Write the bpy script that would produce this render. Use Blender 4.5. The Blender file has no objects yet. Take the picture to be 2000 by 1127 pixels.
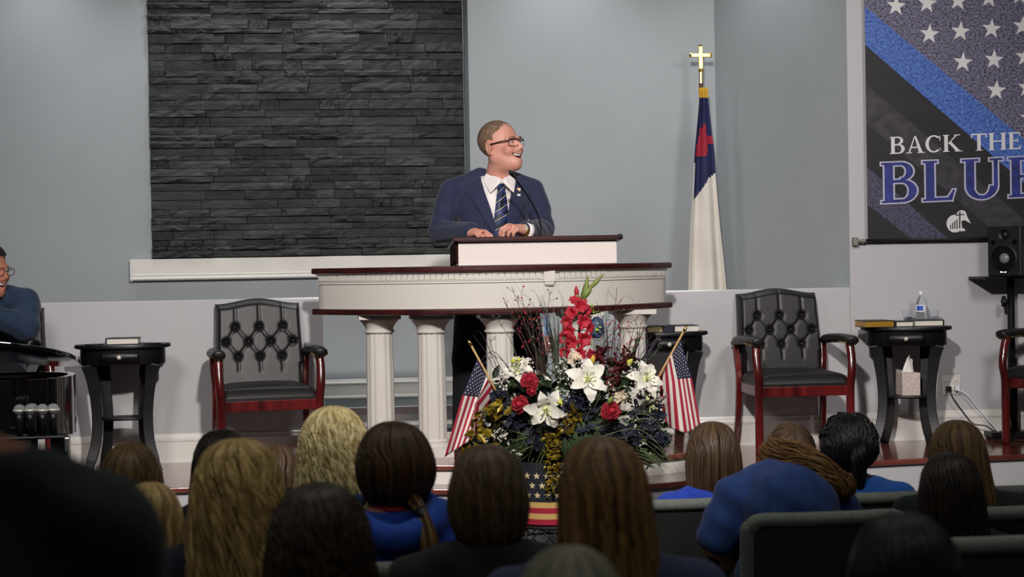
import bpy, bmesh, math, random
import numpy as np
from mathutils import Vector, Matrix
random.seed(7); RNG = np.random.default_rng(7)
SC = bpy.context.scene
COL = SC.collection
# ------------------------------------------------------------------ camera
FPX = 3200.0                                   # focal length in pixels of the 2000 px wide frame
CAMZ = 1.68
def _basis(yaw, pitch, roll):
    y, p, r = map(math.radians, (yaw, pitch, roll))
    fwd = Vector((math.sin(y)*math.cos(p), math.cos(y)*math.cos(p), -math.sin(p)))
    r0 = Vector((math.cos(y), -math.sin(y), 0)); u0 = r0.cross(fwd)
    return fwd, r0*math.cos(r)-u0*math.sin(r), u0*math.cos(r)+r0*math.sin(r)
FW, RI, UP = _basis(6.5, math.degrees(math.atan(46.5/FPX)), 1.0)
CAMP = Vector((0, 0, CAMZ))
cd = bpy.data.cameras.new('camera'); cam = bpy.data.objects.new('camera', cd); COL.objects.link(cam)
cd.sensor_width = 36; cd.lens = 36*FPX/2000; cd.clip_end = 100; cd.clip_start = .05
cam.matrix_world = Matrix(((RI.x, UP.x, -FW.x, 0), (RI.y, UP.y, -FW.y, 0), (RI.z, UP.z, -FW.z, CAMZ), (0, 0, 0, 1)))
cd.dof.use_dof = True; cd.dof.focus_distance = 8.55; cd.dof.aperture_fstop = 3.4
SC.camera = cam
def ray(x, y): return FW + RI*((x-1000)/FPX) - UP*((y-563.5)/FPX)
def at(x, y, Y): d = ray(x, y); return CAMP + d*(Y/d.y)
def atz(x, y, z): d = ray(x, y); return CAMP + d*((z-CAMZ)/d.z)
def atd(x, y, d): return CAMP + ray(x, y)*d
# ------------------------------------------------------------------ world, lights, exposure
W = bpy.data.worlds.new('world'); SC.world = W; W.use_nodes = True
W.node_tree.nodes['Background'].inputs[0].default_value = (.62, .66, .72, 1)
W.node_tree.nodes['Background'].inputs[1].default_value = .045
def spot(name, loc, target, power, size, angle, blend=.6, col=(1, 1, 1)):
    l = bpy.data.lights.new(name, 'SPOT'); l.energy = power; l.shadow_soft_size = size
    l.spot_size = math.radians(angle); l.spot_blend = blend; l.color = col
    o = bpy.data.objects.new(name, l); COL.objects.link(o); o.location = loc
    o.rotation_euler = (Vector(target)-Vector(loc)).to_track_quat('-Z', 'Y').to_euler(); return o
# stage lights hanging from the ceiling in front of the stage: one hard key near the middle, two softer ones
spot('stage_light', (.5, 3.3, 3.55), (1.0, 8.9, 1.75), 960, .10, 72, .75, (1, .945, .91))
spot('stage_light', (-1.6, 4.6, 3.6), (-.5, 9.2, 1.2), 250, .45, 74, .8, (1, .95, .92))
spot('stage_light', (3.2, 4.6, 3.6), (3.0, 9.0, 1.5), 260, .45, 76, .8, (1, .95, .92))
# recessed downlights washing the back walls
for x, y, p in ((-1.75, 9.95, 62), (1.5, 9.75, 46), (2.45, 9.45, 40), (.15, 10.0, 52), (-.75, 10.0, 40)):
    spot('downlight', (x, y, 4.1), (x, y+.25, 1.4), p, .09, 92, 1, (.95, .98, 1))
for x in (.25, 1.0, 1.7): spot('downlight', (x, 8.95, 4.3), (x, 9.62, .75), 480, .10, 30, .6, (1, .97, .95))
# dimmed house lights over the front rows
for x in (-1.3, .6, 2.5):
    spot('house_light', (x, 4.9, 3.9), (x, 5.1, 0), 42, .5, 110, .9, (1, .97, .88)); spot('house_light', (x, 2.2, 3.9), (x, 3.4, 0), 26, .5, 110, .9, (1, .97, .88))
SC.view_settings.view_transform = 'Standard'; SC.view_settings.look = 'None'
SC.view_settings.gamma = 1; SC.view_settings.use_curve_mapping = False
SC.view_settings.exposure = -0.08
# ------------------------------------------------------------------ materials
def lin(c):
    if isinstance(c, str): c = [int(c[i:i+2], 16) for i in (0, 2, 4)]
    c = [v/255 for v in c]
    return tuple(v/12.92 if v <= .04045 else ((v+.055)/1.055)**2.4 for v in c) + (1,)
def mat(name, col, rough=.5, metal=0, col2=None, vscale=12, stretch=(1, 1, 1), bump=0, bscale=60, coat=0, sheen=0,
        trans=0, ior=1.45, emit=0, attr=None, spec=.5, sss=0, detail=4, lo=.35, hi=.65):
    m = bpy.data.materials.new(name); m.use_nodes = True
    nt = m.node_tree; b = nt.nodes['Principled BSDF']; L = nt.links.new
    def s(k, v):
        if k in b.inputs: b.inputs[k].default_value = v
    s('Base Color', lin(col)); s('Roughness', rough); s('Metallic', metal); s('Coat Weight', coat); s('Coat Roughness', .08)
    s('Sheen Weight', sheen); s('Transmission Weight', trans); s('IOR', ior); s('Specular IOR Level', spec)
    if sss: s('Subsurface Weight', sss); s('Subsurface Radius', (.012, .004, .002)); s('Subsurface Scale', 1)
    if emit: s('Emission Color', lin(col)); s('Emission Strength', emit)
    if col2 or bump:
        tc = nt.nodes.new('ShaderNodeTexCoord'); mp = nt.nodes.new('ShaderNodeMapping'); mp.inputs['Scale'].default_value = stretch
        L(tc.outputs['Object'], mp.inputs[0])
    if col2:
        r = nt.nodes.new('ShaderNodeValToRGB'); r.color_ramp.elements[0].color = lin(col); r.color_ramp.elements[1].color = lin(col2)
        if attr:
            a = nt.nodes.new('ShaderNodeAttribute'); a.attribute_name = attr; L(a.outputs['Fac'], r.inputs[0])
            r.color_ramp.elements[0].position = .0; r.color_ramp.elements[1].position = 1
        else:
            n = nt.nodes.new('ShaderNodeTexNoise'); n.inputs['Scale'].default_value = vscale; n.inputs['Detail'].default_value = detail
            r.color_ramp.elements[0].position = lo; r.color_ramp.elements[1].position = hi
            L(mp.outputs[0], n.inputs[0]); L(n.outputs['Fac'], r.inputs[0])
        L(r.outputs[0], b.inputs['Base Color'])
    if bump:
        n2 = nt.nodes.new('ShaderNodeTexNoise'); n2.inputs['Scale'].default_value = bscale; n2.inputs['Detail'].default_value = 5
        bp = nt.nodes.new('ShaderNodeBump'); bp.inputs['Strength'].default_value = bump; bp.inputs['Distance'].default_value = .01
        L(mp.outputs[0], n2.inputs[0]); L(n2.outputs['Fac'], bp.inputs['Height']); L(bp.outputs[0], b.inputs['Normal'])
    return m
M = {}
M['wall'] = mat('wall_paint', '9ba1a4', .75, bump=.03, bscale=300, col2='9ea4a7', vscale=3)
M['halfwall'] = mat('half_wall_paint', 'bab9bb', .7, bump=.03, bscale=300)
M['lecwhite'] = mat('lectern_white_paint', 'ddd3cd', .4)
M['white'] = mat('white_gloss_paint', 'cdc8c0', .38, bump=.02, bscale=90)
M['trim'] = mat('white_trim_paint', 'dedbd5', .45)
M['stone'] = mat('charcoal_ledgestone', '363938', .6, col2='161818', vscale=9, bump=.8, bscale=45, stretch=(.6, 1, 2.2), lo=.3, hi=.75)
M['mortar'] = mat('dark_joint', '151616', .9)
M['mahog'] = mat('mahogany_lacquer', '421617', .34, col2='260c0c', vscale=9, stretch=(.25, 2, 2), coat=.2)
M['mahogmatte'] = mat('mahogany_satin', '3a1414', .75, col2='240b0b', vscale=9, spec=.1)
M['stagewood'] = mat('polished_stage_wood', '7a4038', .16, col2='562922', vscale=6, stretch=(.3, 3, 1), coat=.5)
M['carpet'] = mat('dark_carpet', '23282a', .95, col2='2e3436', vscale=150, bump=.3, bscale=400)
M['aisle'] = mat('grey_aisle_carpet', '3a3d40', .95, col2='484b50', vscale=180, bump=.3, bscale=400)
M['chrome'] = mat('brushed_aluminium', 'c9ccce', .3, 1)
M['silver'] = mat('satin_nickel', 'd6cfc4', .35, .35)
M['brass'] = mat('polished_brass', 'd9b45a', .22, 1)
M['gold'] = mat('gold_foil', '9c8424', .4, .45, col2='5c4d12', vscale=40)
M['leather'] = mat('black_leather', '161415', .4, bump=.12, bscale=220, col2='1c1a1a', vscale=6)
M['cherry'] = mat('cherry_wood', '6b1d1c', .24, col2='3c0d0e', vscale=8, stretch=(2, 2, .3), coat=.5)
M['blackwood'] = mat('black_painted_wood', '0d0d0f', .42, bump=.02, bscale=100)
M['piano'] = mat('black_piano_lacquer', '060607', .08, coat=1)
M['blackmetal'] = mat('black_powder_metal', '101112', .45, .3)
M['blackplastic'] = mat('black_plastic', '121314', .42)
M['paper'] = mat('paper_edges', 'e3ddd2', .8, col2='cfc8bb', vscale=30, stretch=(.1, .1, 40))
M['goldedge'] = mat('gilt_page_edges', 'c9983a', .35, .6)
M['tanedge'] = mat('tan_page_edges', 'b39a6d', .7)
M['navycover'] = mat('navy_book_cover', '171c2c', .5)
M['darkcover'] = mat('black_book_cover', '1a1819', .45)
M['greencover'] = mat('dark_green_cover', '2c302a', .5)
M['plastic'] = mat('clear_plastic', 'f6fbff', .05, trans=1, ior=1.15)
M['bluelabel'] = mat('blue_label', '3858b8', .4)
M['whitelabel'] = mat('white_label', 'dfe6ee', .4)
M['tissue'] = mat('tissue_paper', 'eae4df', .85, bump=.2, bscale=60)
M['tissuebox'] = mat('pink_beige_carton', 'd8c8c0', .7, col2='bfaea6', vscale=90)
M['outlet'] = mat('ivory_outlet', 'd6d2cc', .4)
M['skin'] = mat('skin', 'd9a291', .48, col2='cc8d7b', vscale=14, sss=.12, spec=.35)
M['skin2'] = mat('skin_tan', 'b97c62', .5, col2='a56853', vscale=14, sss=.1, spec=.3)
M['skin3'] = mat('skin_brown', '6a4231', .5, col2='56352a', vscale=14, spec=.3)
M['lip'] = mat('lips', 'c07a6e', .4)
M['mouth'] = mat('mouth_inside', '3a1414', .6)
M['teeth'] = mat('teeth', 'e9e2d6', .3)
M['eye'] = mat('eye_white', 'ddd8d2', .2)
M['iris'] = mat('eye_iris', '2b2a2e', .15)
M['navy'] = mat('navy_wool', '272d4a', .85, col2='222742', vscale=60, bump=.12, bscale=500, sheen=.15)
M['trousers'] = mat('dark_navy_trousers', '0c0d14', .9)
M['bluesuit'] = mat('blue_wool', '22354f', .85, col2='1c2c44', vscale=60, bump=.12, bscale=500, sheen=.1)
M['shirt'] = mat('white_shirt', 'ece6e4', .75, bump=.08, bscale=40)
M['tiebase'] = mat('navy_tie', '141a2e', .5)
M['tieblue'] = mat('tie_blue_stripe', '2a428c', .5)
M['tiesilver'] = mat('tie_silver_stripe', '9c9a92', .5)
M['glasses'] = mat('dark_glasses_frame', '17181c', .3, .4)
M['shoe'] = mat('black_shoe', '0b0b0c', .25)
# ------------------------------------------------------------------ mesh building
class MB:
    def __init__(s, org=(0, 0, 0)): s.v = []; s.f = []; s.m = []; s.o = Vector(org); s.cm = 0
    def add(s, vs, fs, mi=None):
        n = len(s.v); s.v += [tuple(Vector(v)) for v in vs]; s.f += [tuple(i+n for i in f) for f in fs]
        s.m += [s.cm if mi is None else mi]*len(fs); return s
    def box(s, a, b, R=None, c=None, mi=None):
        x0, y0, z0 = a; x1, y1, z1 = b
        vs = [Vector((x, y, z)) for z in (z0, z1) for x, y in ((x0, y0), (x1, y0), (x1, y1), (x0, y1))]
        if R is not None:
            c = Vector(c) if c is not None else (Vector(a)+Vector(b))/2
            vs = [c + R@(v-c) for v in vs]
        return s.add(vs, [(3, 2, 1, 0), (4, 5, 6, 7), (0, 1, 5, 4), (1, 2, 6, 5), (2, 3, 7, 6), (3, 0, 4, 7)], mi)
    def cbox(s, c, d, R=None, mi=None):
        c = Vector(c); h = Vector(d)/2; return s.box(c-h, c+h, R, c, mi)
    def tube(s, pts, rad, n=8, mi=None, sq=1, cap=True, upv=None):
        pts = [Vector(p) for p in pts]; k = len(pts)
        if not hasattr(rad, '__len__'): rad = [rad]*k
        vs = []; fs = []; prev = None
        for i, p in enumerate(pts):
            t = (pts[min(i+1, k-1)]-pts[max(i-1, 0)]); t = t.normalized() if t.length > 1e-9 else Vector((0, 0, 1))
            if prev is None:
                u = Vector(upv) if upv is not None else (Vector((0, 0, 1)) if abs(t.z) < .9 else Vector((1, 0, 0)))
            else: u = prev
            a = t.cross(u); a = a.normalized() if a.length > 1e-9 else t.orthogonal().normalized()
            u = a.cross(t); prev = u
            for j in range(n):
                th = 2*math.pi*j/n + (math.pi/n if n == 4 else 0)
                vs.append(p + (a*math.cos(th)*sq + u*math.sin(th))*rad[i])
        for i in range(k-1):
            for j in range(n):
                j2 = (j+1) % n; fs.append((i*n+j, i*n+j2, (i+1)*n+j2, (i+1)*n+j))
        if cap: fs.append(tuple(range(n-1, -1, -1))); fs.append(tuple((k-1)*n+j for j in range(n)))
        return s.add(vs, fs, mi)
    def lathe(s, prof, c=(0, 0, 0), n=24, sx=1, sy=1, R=None, mi=None, cap=True):
        c = Vector(c); vs = []; fs = []
        for r, z in prof:
            for j in range(n):
                th = 2*math.pi*j/n; v = Vector((math.cos(th)*r*sx, math.sin(th)*r*sy, z))
                vs.append(c + (R@v if R is not None else v))
        for i in range(len(prof)-1):
            for j in range(n):
                j2 = (j+1) % n; fs.append((i*n+j, i*n+j2, (i+1)*n+j2, (i+1)*n+j))
        if cap: fs.append(tuple(range(n-1, -1, -1))); fs.append(tuple((len(prof)-1)*n+j for j in range(n)))
        return s.add(vs, fs, mi)
    def ball(s, c, r, n=10, k=6, R=None, mi=None):
        if not hasattr(r, '__len__'): r = (r, r, r)
        prof = [(max(1e-4, math.sin(math.pi*i/k)), -math.cos(math.pi*i/k)) for i in range(k+1)]
        c = Vector(c); vs = []; fs = []
        for q, z in prof:
            for j in range(n):
                th = 2*math.pi*j/n; v = Vector((math.cos(th)*q*r[0], math.sin(th)*q*r[1], z*r[2])); vs.append(c+(R@v if R is not None else v))
        for i in range(k):
            for j in range(n):
                j2 = (j+1) % n; fs.append((i*n+j, i*n+j2, (i+1)*n+j2, (i+1)*n+j))
        return s.add(vs, fs, mi)
    def prism(s, pts, a, b, axis='z', mi=None):
        n = len(pts)
        def P(p, t): return {'z': (p[0], p[1], t), 'y': (p[0], t, p[1]), 'x': (t, p[0], p[1])}[axis]
        vs = [P(p, a) for p in pts]+[P(p, b) for p in pts]
        fs = [tuple(range(n-1, -1, -1)), tuple(range(n, 2*n))]+[(i, (i+1) % n, n+(i+1) % n, n+i) for i in range(n)]
        return s.add(vs, fs, mi)
    def grid(s, fn, nu, nv, mi=None, both=None, mfn=None):
        vs = [fn(i/nu, j/nv) for j in range(nv+1) for i in range(nu+1)]; w = nu+1
        fs = [(j*w+i, j*w+i+1, (j+1)*w+i+1, (j+1)*w+i) for j in range(nv) for i in range(nu)]
        n0 = len(s.m); s.add(vs, fs, mi)
        if mfn: s.m[n0:] = [mfn((i+.5)/nu, (j+.5)/nv) for j in range(nv) for i in range(nu)]
        return s
    def mesh(s, name, mats, smooth=True, fix=True):
        me = bpy.data.meshes.new(name); me.from_pydata([tuple(Vector(v)-s.o) for v in s.v], [], s.f)
        for m in (mats if isinstance(mats, (list, tuple)) else [mats]): me.materials.append(m)
        if any(s.m): me.polygons.foreach_set('material_index', s.m)
        if fix:
            bm = bmesh.new(); bm.from_mesh(me); bmesh.ops.recalc_face_normals(bm, faces=bm.faces); bm.to_mesh(me); bm.free()
        if smooth: me.polygons.foreach_set('use_smooth', [True]*len(me.polygons))
        me.update(); return me
    def build(s, name, mats, parent=None, smooth=False, bevel=0, solid=0, auto=None, fix=True, sub=0, label=None):
        me = s.mesh(name, mats, smooth, fix); o = bpy.data.objects.new(name, me); COL.objects.link(o)
        if parent is not None: o.parent = parent
        else: o.location = s.o
        if solid: md = o.modifiers.new('s', 'SOLIDIFY'); md.thickness = solid; md.offset = 0
        if bevel: md = o.modifiers.new('b', 'BEVEL'); md.width = bevel; md.segments = 2; md.limit_method = 'ANGLE'; md.angle_limit = math.radians(40)
        if sub: md = o.modifiers.new('sub', 'SUBSURF'); md.levels = sub; md.render_levels = sub
        if smooth and auto: 
            try: me.set_sharp_from_angle(angle=math.radians(auto))
            except Exception: pass
        if label: o['label'] = label
        return o
def tag(o, label, cat, group=None, kind=None):
    if label: o['label'] = label
    if cat: o['category'] = cat
    if group: o['group'] = group
    if kind: o['kind'] = kind
    return o
def struct(o, label=None): o['kind'] = 'structure'; o['label'] = label or o.name.replace('_', ' '); return o
def thing(name, label, cat, loc=(0, 0, 0), rz=0, group=None):
    o = bpy.data.objects.new(name, None); COL.objects.link(o); o.empty_display_size = .1
    o.location = loc; o.rotation_euler = (0, 0, math.radians(rz)); return tag(o, label, cat, group)
def copy_tree(o, parent=None):
    c = o.copy(); COL.objects.link(c); c.parent = parent
    for ch in list(o.children): copy_tree(ch, c)
    return c
def dup(root, loc, rz, label, group=None):
    c = copy_tree(root); c.location = loc; c.rotation_euler = (0, 0, math.radians(rz)); c['label'] = label
    if group: c['group'] = group
    return c
def Rz(a): return Matrix.Rotation(math.radians(a), 3, 'Z')
def Rx(a): return Matrix.Rotation(math.radians(a), 3, 'X')
def Ry(a): return Matrix.Rotation(math.radians(a), 3, 'Y')
def obj_copy(src, name, parent, loc=(0, 0, 0), R=None, scale=None):
    o = bpy.data.objects.new(name, src.data if hasattr(src, 'data') else src); COL.objects.link(o); o.parent = parent
    o.location = loc
    if R is not None: o.rotation_euler = R.to_euler()
    if scale is not None: o.scale = scale if hasattr(scale, '__len__') else (scale,)*3
    return o
def cr(pts, n=8):                                # Catmull-Rom through points
    P = [Vector(p) for p in pts]; P = [2*P[0]-P[1]]+P+[2*P[-1]-P[-2]]; out = []
    for i in range(1, len(P)-2):
        for k in range(n):
            t = k/n; a, b, c, d = P[i-1:i+3]
            out.append(.5*((2*b)+(c-a)*t+(2*a-5*b+4*c-d)*t*t+(3*b-a-3*c+d)*t**3))
    return out+[P[-2]]
# ------------------------------------------------------------------ signed distance bodies
def rc(a, b, ra, rb, k=.02): return ('rc', np.array(a, float), np.array(b, float), ra, rb, k)
def el(c, r, k=.02, R=None): return ('el', np.array(c, float), np.array(r, float), None if R is None else np.array(R), 0, k)
def pd(P, p):
    if p[0] == 'rc':
        _, a, b, ra, rb, _k = p; ba = b-a; h = np.clip(((P-a)@ba)/max(ba@ba, 1e-9), 0, 1)
        return np.linalg.norm(P-a-h[:, None]*ba, axis=1)-(ra+(rb-ra)*h)
    _, c, r, R, _, _k = p; q = P-c
    if R is not None: q = q@R
    k0 = np.linalg.norm(q/r, axis=1); k1 = np.linalg.norm(q/(r*r), axis=1)+1e-9
    return k0*(k0-1)/k1
def sdf(prims, subs=(), grow=0):
    def f(P):
        d = None
        for p in prims:
            e = pd(P, p)
            if d is None: d = e
            else:
                k = max(p[5], 1e-5); h = np.clip(.5+.5*(d-e)/k, 0, 1); d = d*(1-h)+e*h-k*h*(1-h)
        for p in subs:
            e = -pd(P, p); k = max(p[5], 1e-5); h = np.clip(.5-.5*(d-e)/k, 0, 1); d = d*(1-h)+e*h+k*h*(1-h)
        return d-grow
    return f
def nets(f, lo, hi, h):
    lo = np.array(lo, float); n = np.ceil((np.array(hi)-lo)/h).astype(int)+1
    ax = [lo[i]+h*np.arange(n[i]) for i in range(3)]
    G = np.stack(np.meshgrid(*ax, indexing='ij'), -1).reshape(-1, 3)
    V = np.concatenate([f(G[i:i+400000]) for i in range(0, len(G), 400000)]).reshape(n)
    S = V < 0; c = n-1
    acc = np.zeros((*c, 3)); cnt = np.zeros(c)
    for axis in range(3):
        o = [a for a in range(3) if a != axis]
        for i in (0, 1):
            for j in (0, 1):
                sl0 = [None]*3; sl1 = [None]*3
                sl0[axis] = slice(0, c[axis]); sl1[axis] = slice(1, c[axis]+1)
                for a, q in ((o[0], i), (o[1], j)): sl0[a] = sl1[a] = slice(q, q+c[a])
                v0 = V[tuple(sl0)]; v1 = V[tuple(sl1)]; x = (v0 < 0) != (v1 < 0)
                t = np.where(x, v0/np.where(x, v0-v1, 1), 0)
                acc[..., axis] += np.where(x, t, 0); acc[..., o[0]] += np.where(x, i, 0); acc[..., o[1]] += np.where(x, j, 0); cnt += x
    act = cnt > 0; idx = -np.ones(c, int); idx[act] = np.arange(act.sum())
    ijk = np.argwhere(act); verts = lo+h*(ijk+acc[act]/cnt[act][:, None])
    faces = []
    for axis in range(3):
        o = [(axis+1) % 3, (axis+2) % 3]
        sl0 = [slice(1, c[a]) for a in range(3)]; sl1 = list(sl0)
        sl0[axis] = slice(0, c[axis]); sl1[axis] = slice(1, c[axis]+1)
        s0 = S[tuple(sl0)]; s1 = S[tuple(sl1)]
        for flip, msk in ((0, s0 & ~s1), (1, ~s0 & s1)):
            e = np.argwhere(msk)
            if not len(e): continue
            for a in o: e[:, a] += 1
            q = []
            for da, db in ((0, 0), (-1, 0), (-1, -1), (0, -1)):
                g = e.copy(); g[:, o[0]] += da; g[:, o[1]] += db; q.append(idx[g[:, 0], g[:, 1], g[:, 2]])
            q = np.stack(q if not flip else q[::-1], 1); faces.append(q)
    return verts, np.concatenate(faces)
def npmesh(name, v, f, mats, parent=None, matidx=None, smooth=True):
    me = bpy.data.meshes.new(name); v = np.asarray(v, np.float32); f = np.asarray(f, np.int32)
    me.vertices.add(len(v)); me.vertices.foreach_set('co', v.ravel())
    me.loops.add(f.size); me.loops.foreach_set('vertex_index', f.ravel()); k = f.shape[1]
    me.polygons.add(len(f)); me.polygons.foreach_set('loop_start', np.arange(0, f.size, k, dtype=np.int32))
    for m in (mats if isinstance(mats, (list, tuple)) else [mats]): me.materials.append(m)
    if matidx is not None: me.polygons.foreach_set('material_index', np.asarray(matidx, np.int32))
    if smooth: me.polygons.foreach_set('use_smooth', np.ones(len(f), bool))
    me.update(calc_edges=True); me.validate()
    o = bpy.data.objects.new(name, me); COL.objects.link(o)
    if parent is not None: o.parent = parent
    return o
def sdfobj(name, f, lo, hi, h, mats, parent=None, mfn=None, R=None, t=None, label=None):
    v, q = nets(f, lo, hi, h)
    mi = None if mfn is None else mfn(v[q].mean(1))
    if R is not None: v = v@np.array(R).T
    if t is not None: v = v+np.array(t)
    o = npmesh(name, v, q, mats, parent, mi)
    if label: o['label'] = label
    return o
def surf_y(f, x, z, y0=-.6, y1=.3, n=220):        # first crossing along +Y
    ys = np.linspace(y0, y1, n); P = np.stack([np.full(n, x), ys, np.full(n, z)], 1); d = f(P); i = np.argmax(d < 0)
    if d[i] >= 0: return None
    a, b = d[i-1], d[i]; return ys[i-1]+(ys[i]-ys[i-1])*a/(a-b)
# ------------------------------------------------------------------ the setting
ZP, ZW, ZB = .73, .635, .85                      # pulpit platform, stage wings, floor behind the low wall
YH, YB, YR = 9.05, 10.45, 10.2                   # low wall, left back wall, right back wall
ZT = 4.6
def posmat(m, objrand=0):                        # drive a material by world position instead of object space
    nt = m.node_tree; g = nt.nodes.new('ShaderNodeNewGeometry')
    for n in nt.nodes:
        if n.type == 'MAPPING': nt.links.new(g.outputs['Position'], n.inputs[0])
    if objrand:
        b = nt.nodes['Principled BSDF']; l = b.inputs['Base Color'].links[0].from_socket
        oi = nt.nodes.new('ShaderNodeObjectInfo'); h = nt.nodes.new('ShaderNodeHueSaturation'); mr = nt.nodes.new('ShaderNodeMapRange')
        mr.inputs['To Min'].default_value = 1-objrand; mr.inputs['To Max'].default_value = 1+objrand
        nt.links.new(oi.outputs['Random'], mr.inputs[0]); nt.links.new(mr.outputs[0], h.inputs['Value']); nt.links.new(l, h.inputs['Color'])
        nt.links.new(h.outputs[0], b.inputs['Base Color'])
posmat(M['stone'], .6)
struct(MB().box((-6, -1.5, -.05), (7, 9.0, 0)).build('floor', M['aisle']), 'dark grey carpeted floor of the auditorium')
# stage wings: lacquered deck with a nosing, white riser
XC = at(977, 560, 8.2).x
front = [(-5, 8.0), (-.72, 8.01), (-.2, 7.93), (.2, 7.79), (.55, 7.65), (1.0, 7.57), (1.58, 7.61), (1.88, 7.83), (2.09, 8.04), (2.8, 8.18), (3.59, 8.25), (6, 8.4)]
fr = [tuple(p)[:2] for p in cr([(x, y, 0) for x, y in front], 6)]
deck = MB().prism(fr+[(6, 9.43), (-5, 9.43)], ZW-.028, ZW).build('floor_stage', M['stagewood'], bevel=.006); struct(deck, 'polished reddish wood stage deck')
struct(MB().prism([(x, y+.025) for x, y in fr]+[(6, 9.43), (-5, 9.43)], 0, ZW-.029).build('wall_stage_riser', M['halfwall']), 'pale grey painted front of the stage')
arc = [(XC+.08+1.17*math.cos(t), 8.6-.86*math.sin(t)) for t in [math.pi*i/40 for i in range(41)]]
pl = [(arc[0][0], 8.95)]+arc+[(arc[-1][0], 8.95)]
struct(MB().prism(pl, ZP-.025, ZP).build('floor_platform', M['stagewood'], bevel=.006), 'rounded low wooden platform under the pulpit')
pin = [(XC+.08+(x-XC-.08)*.982, 8.95-(8.95-y)*.982) for x, y in pl]
struct(MB().prism(pin, ZW, ZP-.026).build('trim_platform_riser', M['trim']), 'white riser of the rounded pulpit platform')
# steps behind the gap in the low wall
XL = at(630, 600, YH).x; XRg = at(1337, 580, YH).x
struct(MB().box((-5, 9.651, 0), (6, 10.9, ZB)).build('floor_upper', M['carpet']), 'dark carpeted upper platform behind the low wall')
struct(MB().box((XL, 9.435, .0), (XRg, 9.65, .745)).build('floor_step', M['carpet']), 'dark carpeted step behind the pulpit')
struct(MB().box((XL, 9.64, .746), (XRg, 9.65, ZB-.03)).box((XL, 9.425, ZW), (XRg, 9.435, .72)).build('trim_step_risers', M['trim']), 'white risers of the steps behind the pulpit')
struct(MB().box((XL, 9.63, ZB-.03), (XRg, 9.65, ZB+.003)).box((XL, 9.63, ZB+.003), (XRg, 9.70, ZB+.006)).build('trim_step_nosing', M['chrome']), 'bright metal nosing on the upper step')
# back walls
sx0 = at(293, 250, YB).x; sx1 = at(906, 250, YB).x; sz0 = at(297, 505, YB).z; sztop = at(600, -25, YB).z
xr0 = at(918, 300, YR).x; xcor = at(1399, 300, YR).x; xfr = at(1657, 300, YH).x
wb = MB().box((-5, YB, 0), (sx1+.05, YB+.2, ZT)).build('wall_back', M['wall']); struct(wb, 'grey blue plastered back wall behind the low wall on the left')
m = MB(); m.prism([(sx1, YB+.02), (sx1+.006, YB-.0), (xr0, YR), (xcor+.12, YR), (xcor+.12, YB+.2), (sx1, YB+.2)], 0, ZT)
struct(m.build('wall_back_right', M['wall']), 'grey blue back wall to the right of the stone panel')
struct(MB().prism([(xcor, YR), (xfr, YH), (xfr+.15, YH+.15), (xcor+.15, YR+.15)], 0, ZT).build('wall_side_right', M['wall']), 'grey blue angled side wall behind the flag')
wr = MB().box((xfr, YH, 0), (6.2, YH+.2, ZT)).build('wall_right', M['halfwall']); struct(wr, 'grey wall on the right that carries the banner')
# ledgestone panel: every stone its own piece
bk = MB().box((sx0, YB-.012, sz0), (sx1, YB, ZT)).build('stone_backing', M['mortar'], wb)
svar = []
for k in range(10):
    r = random.Random(k); m = MB(); nu, nv = 7, 2
    d = {}
    for j in range(nv+1):
        for i in range(nu+1):
            e = (i in (0, nu)) or (j in (0, nv)); d[i, j] = -1+r.uniform(-.0, .22)+(.18*r.random() if e else 0)
    jz = [r.uniform(-.06, .0) for i in range(nu+1)]
    def fn(u, v):
        i, j = round(u*nu), round(v*nv); z = v-.5
        if j == nv: z += jz[i]
        return (u-.5, d[i, j], z)
    m.grid(fn, nu, nv); n = len(m.v)
    ring = [(i, 0) for i in range(nu+1)]+[(nu, j) for j in range(1, nv+1)]+[(i, nv) for i in range(nu-1, -1, -1)]+[(0, j) for j in range(nv-1, 0, -1)]
    ids = [j*(nu+1)+i for i, j in ring]; m.v += [(m.v[q][0], 0, m.v[q][2]) for q in ids]
    for q in range(len(ids)):
        q2 = (q+1) % len(ids); m.f.append((ids[q2], ids[q], n+q, n+q2)); m.m.append(0)
    svar.append(m.mesh('stone', M['stone'], smooth=False))
z = sz0+.002; ns = 0; rs = random.Random(11); extra = []
while z < ZT-.05:
    h = rs.choice((.026, .034, .04, .044, .05, .058, .064)); x = sx0+.001; inframe = z < sztop
    while x < sx1-.004:
        w = min(rs.choice((.11, .16, .22, .28, .34, .42))*rs.uniform(.85, 1.15), sx1-.004-x)
        if sx1-.004-(x+w) < .08: w = sx1-.004-x
        hh = h-.0025; dp = rs.uniform(.01, .06)
        if inframe and ns < 300:
            o = bpy.data.objects.new('stone', svar[rs.randrange(10)]); COL.objects.link(o); o.parent = wb
            o.location = (x+w/2, YB-.011, z+h/2); o.scale = (w-.003, dp, hh); ns += 1
        else: extra.append((x, w, z, hh, dp))
        x += w
    z += h
m = MB()
for x, w, zz, hh, dp in extra: m.box((x+.0015, YB-.011-dp, zz), (x+w-.0015, YB-.011, zz+hh))
if extra: o = m.build('stone_courses', M['stone'], wb); o['kind'] = 'stuff'
print('stones', ns, len(extra))
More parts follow.
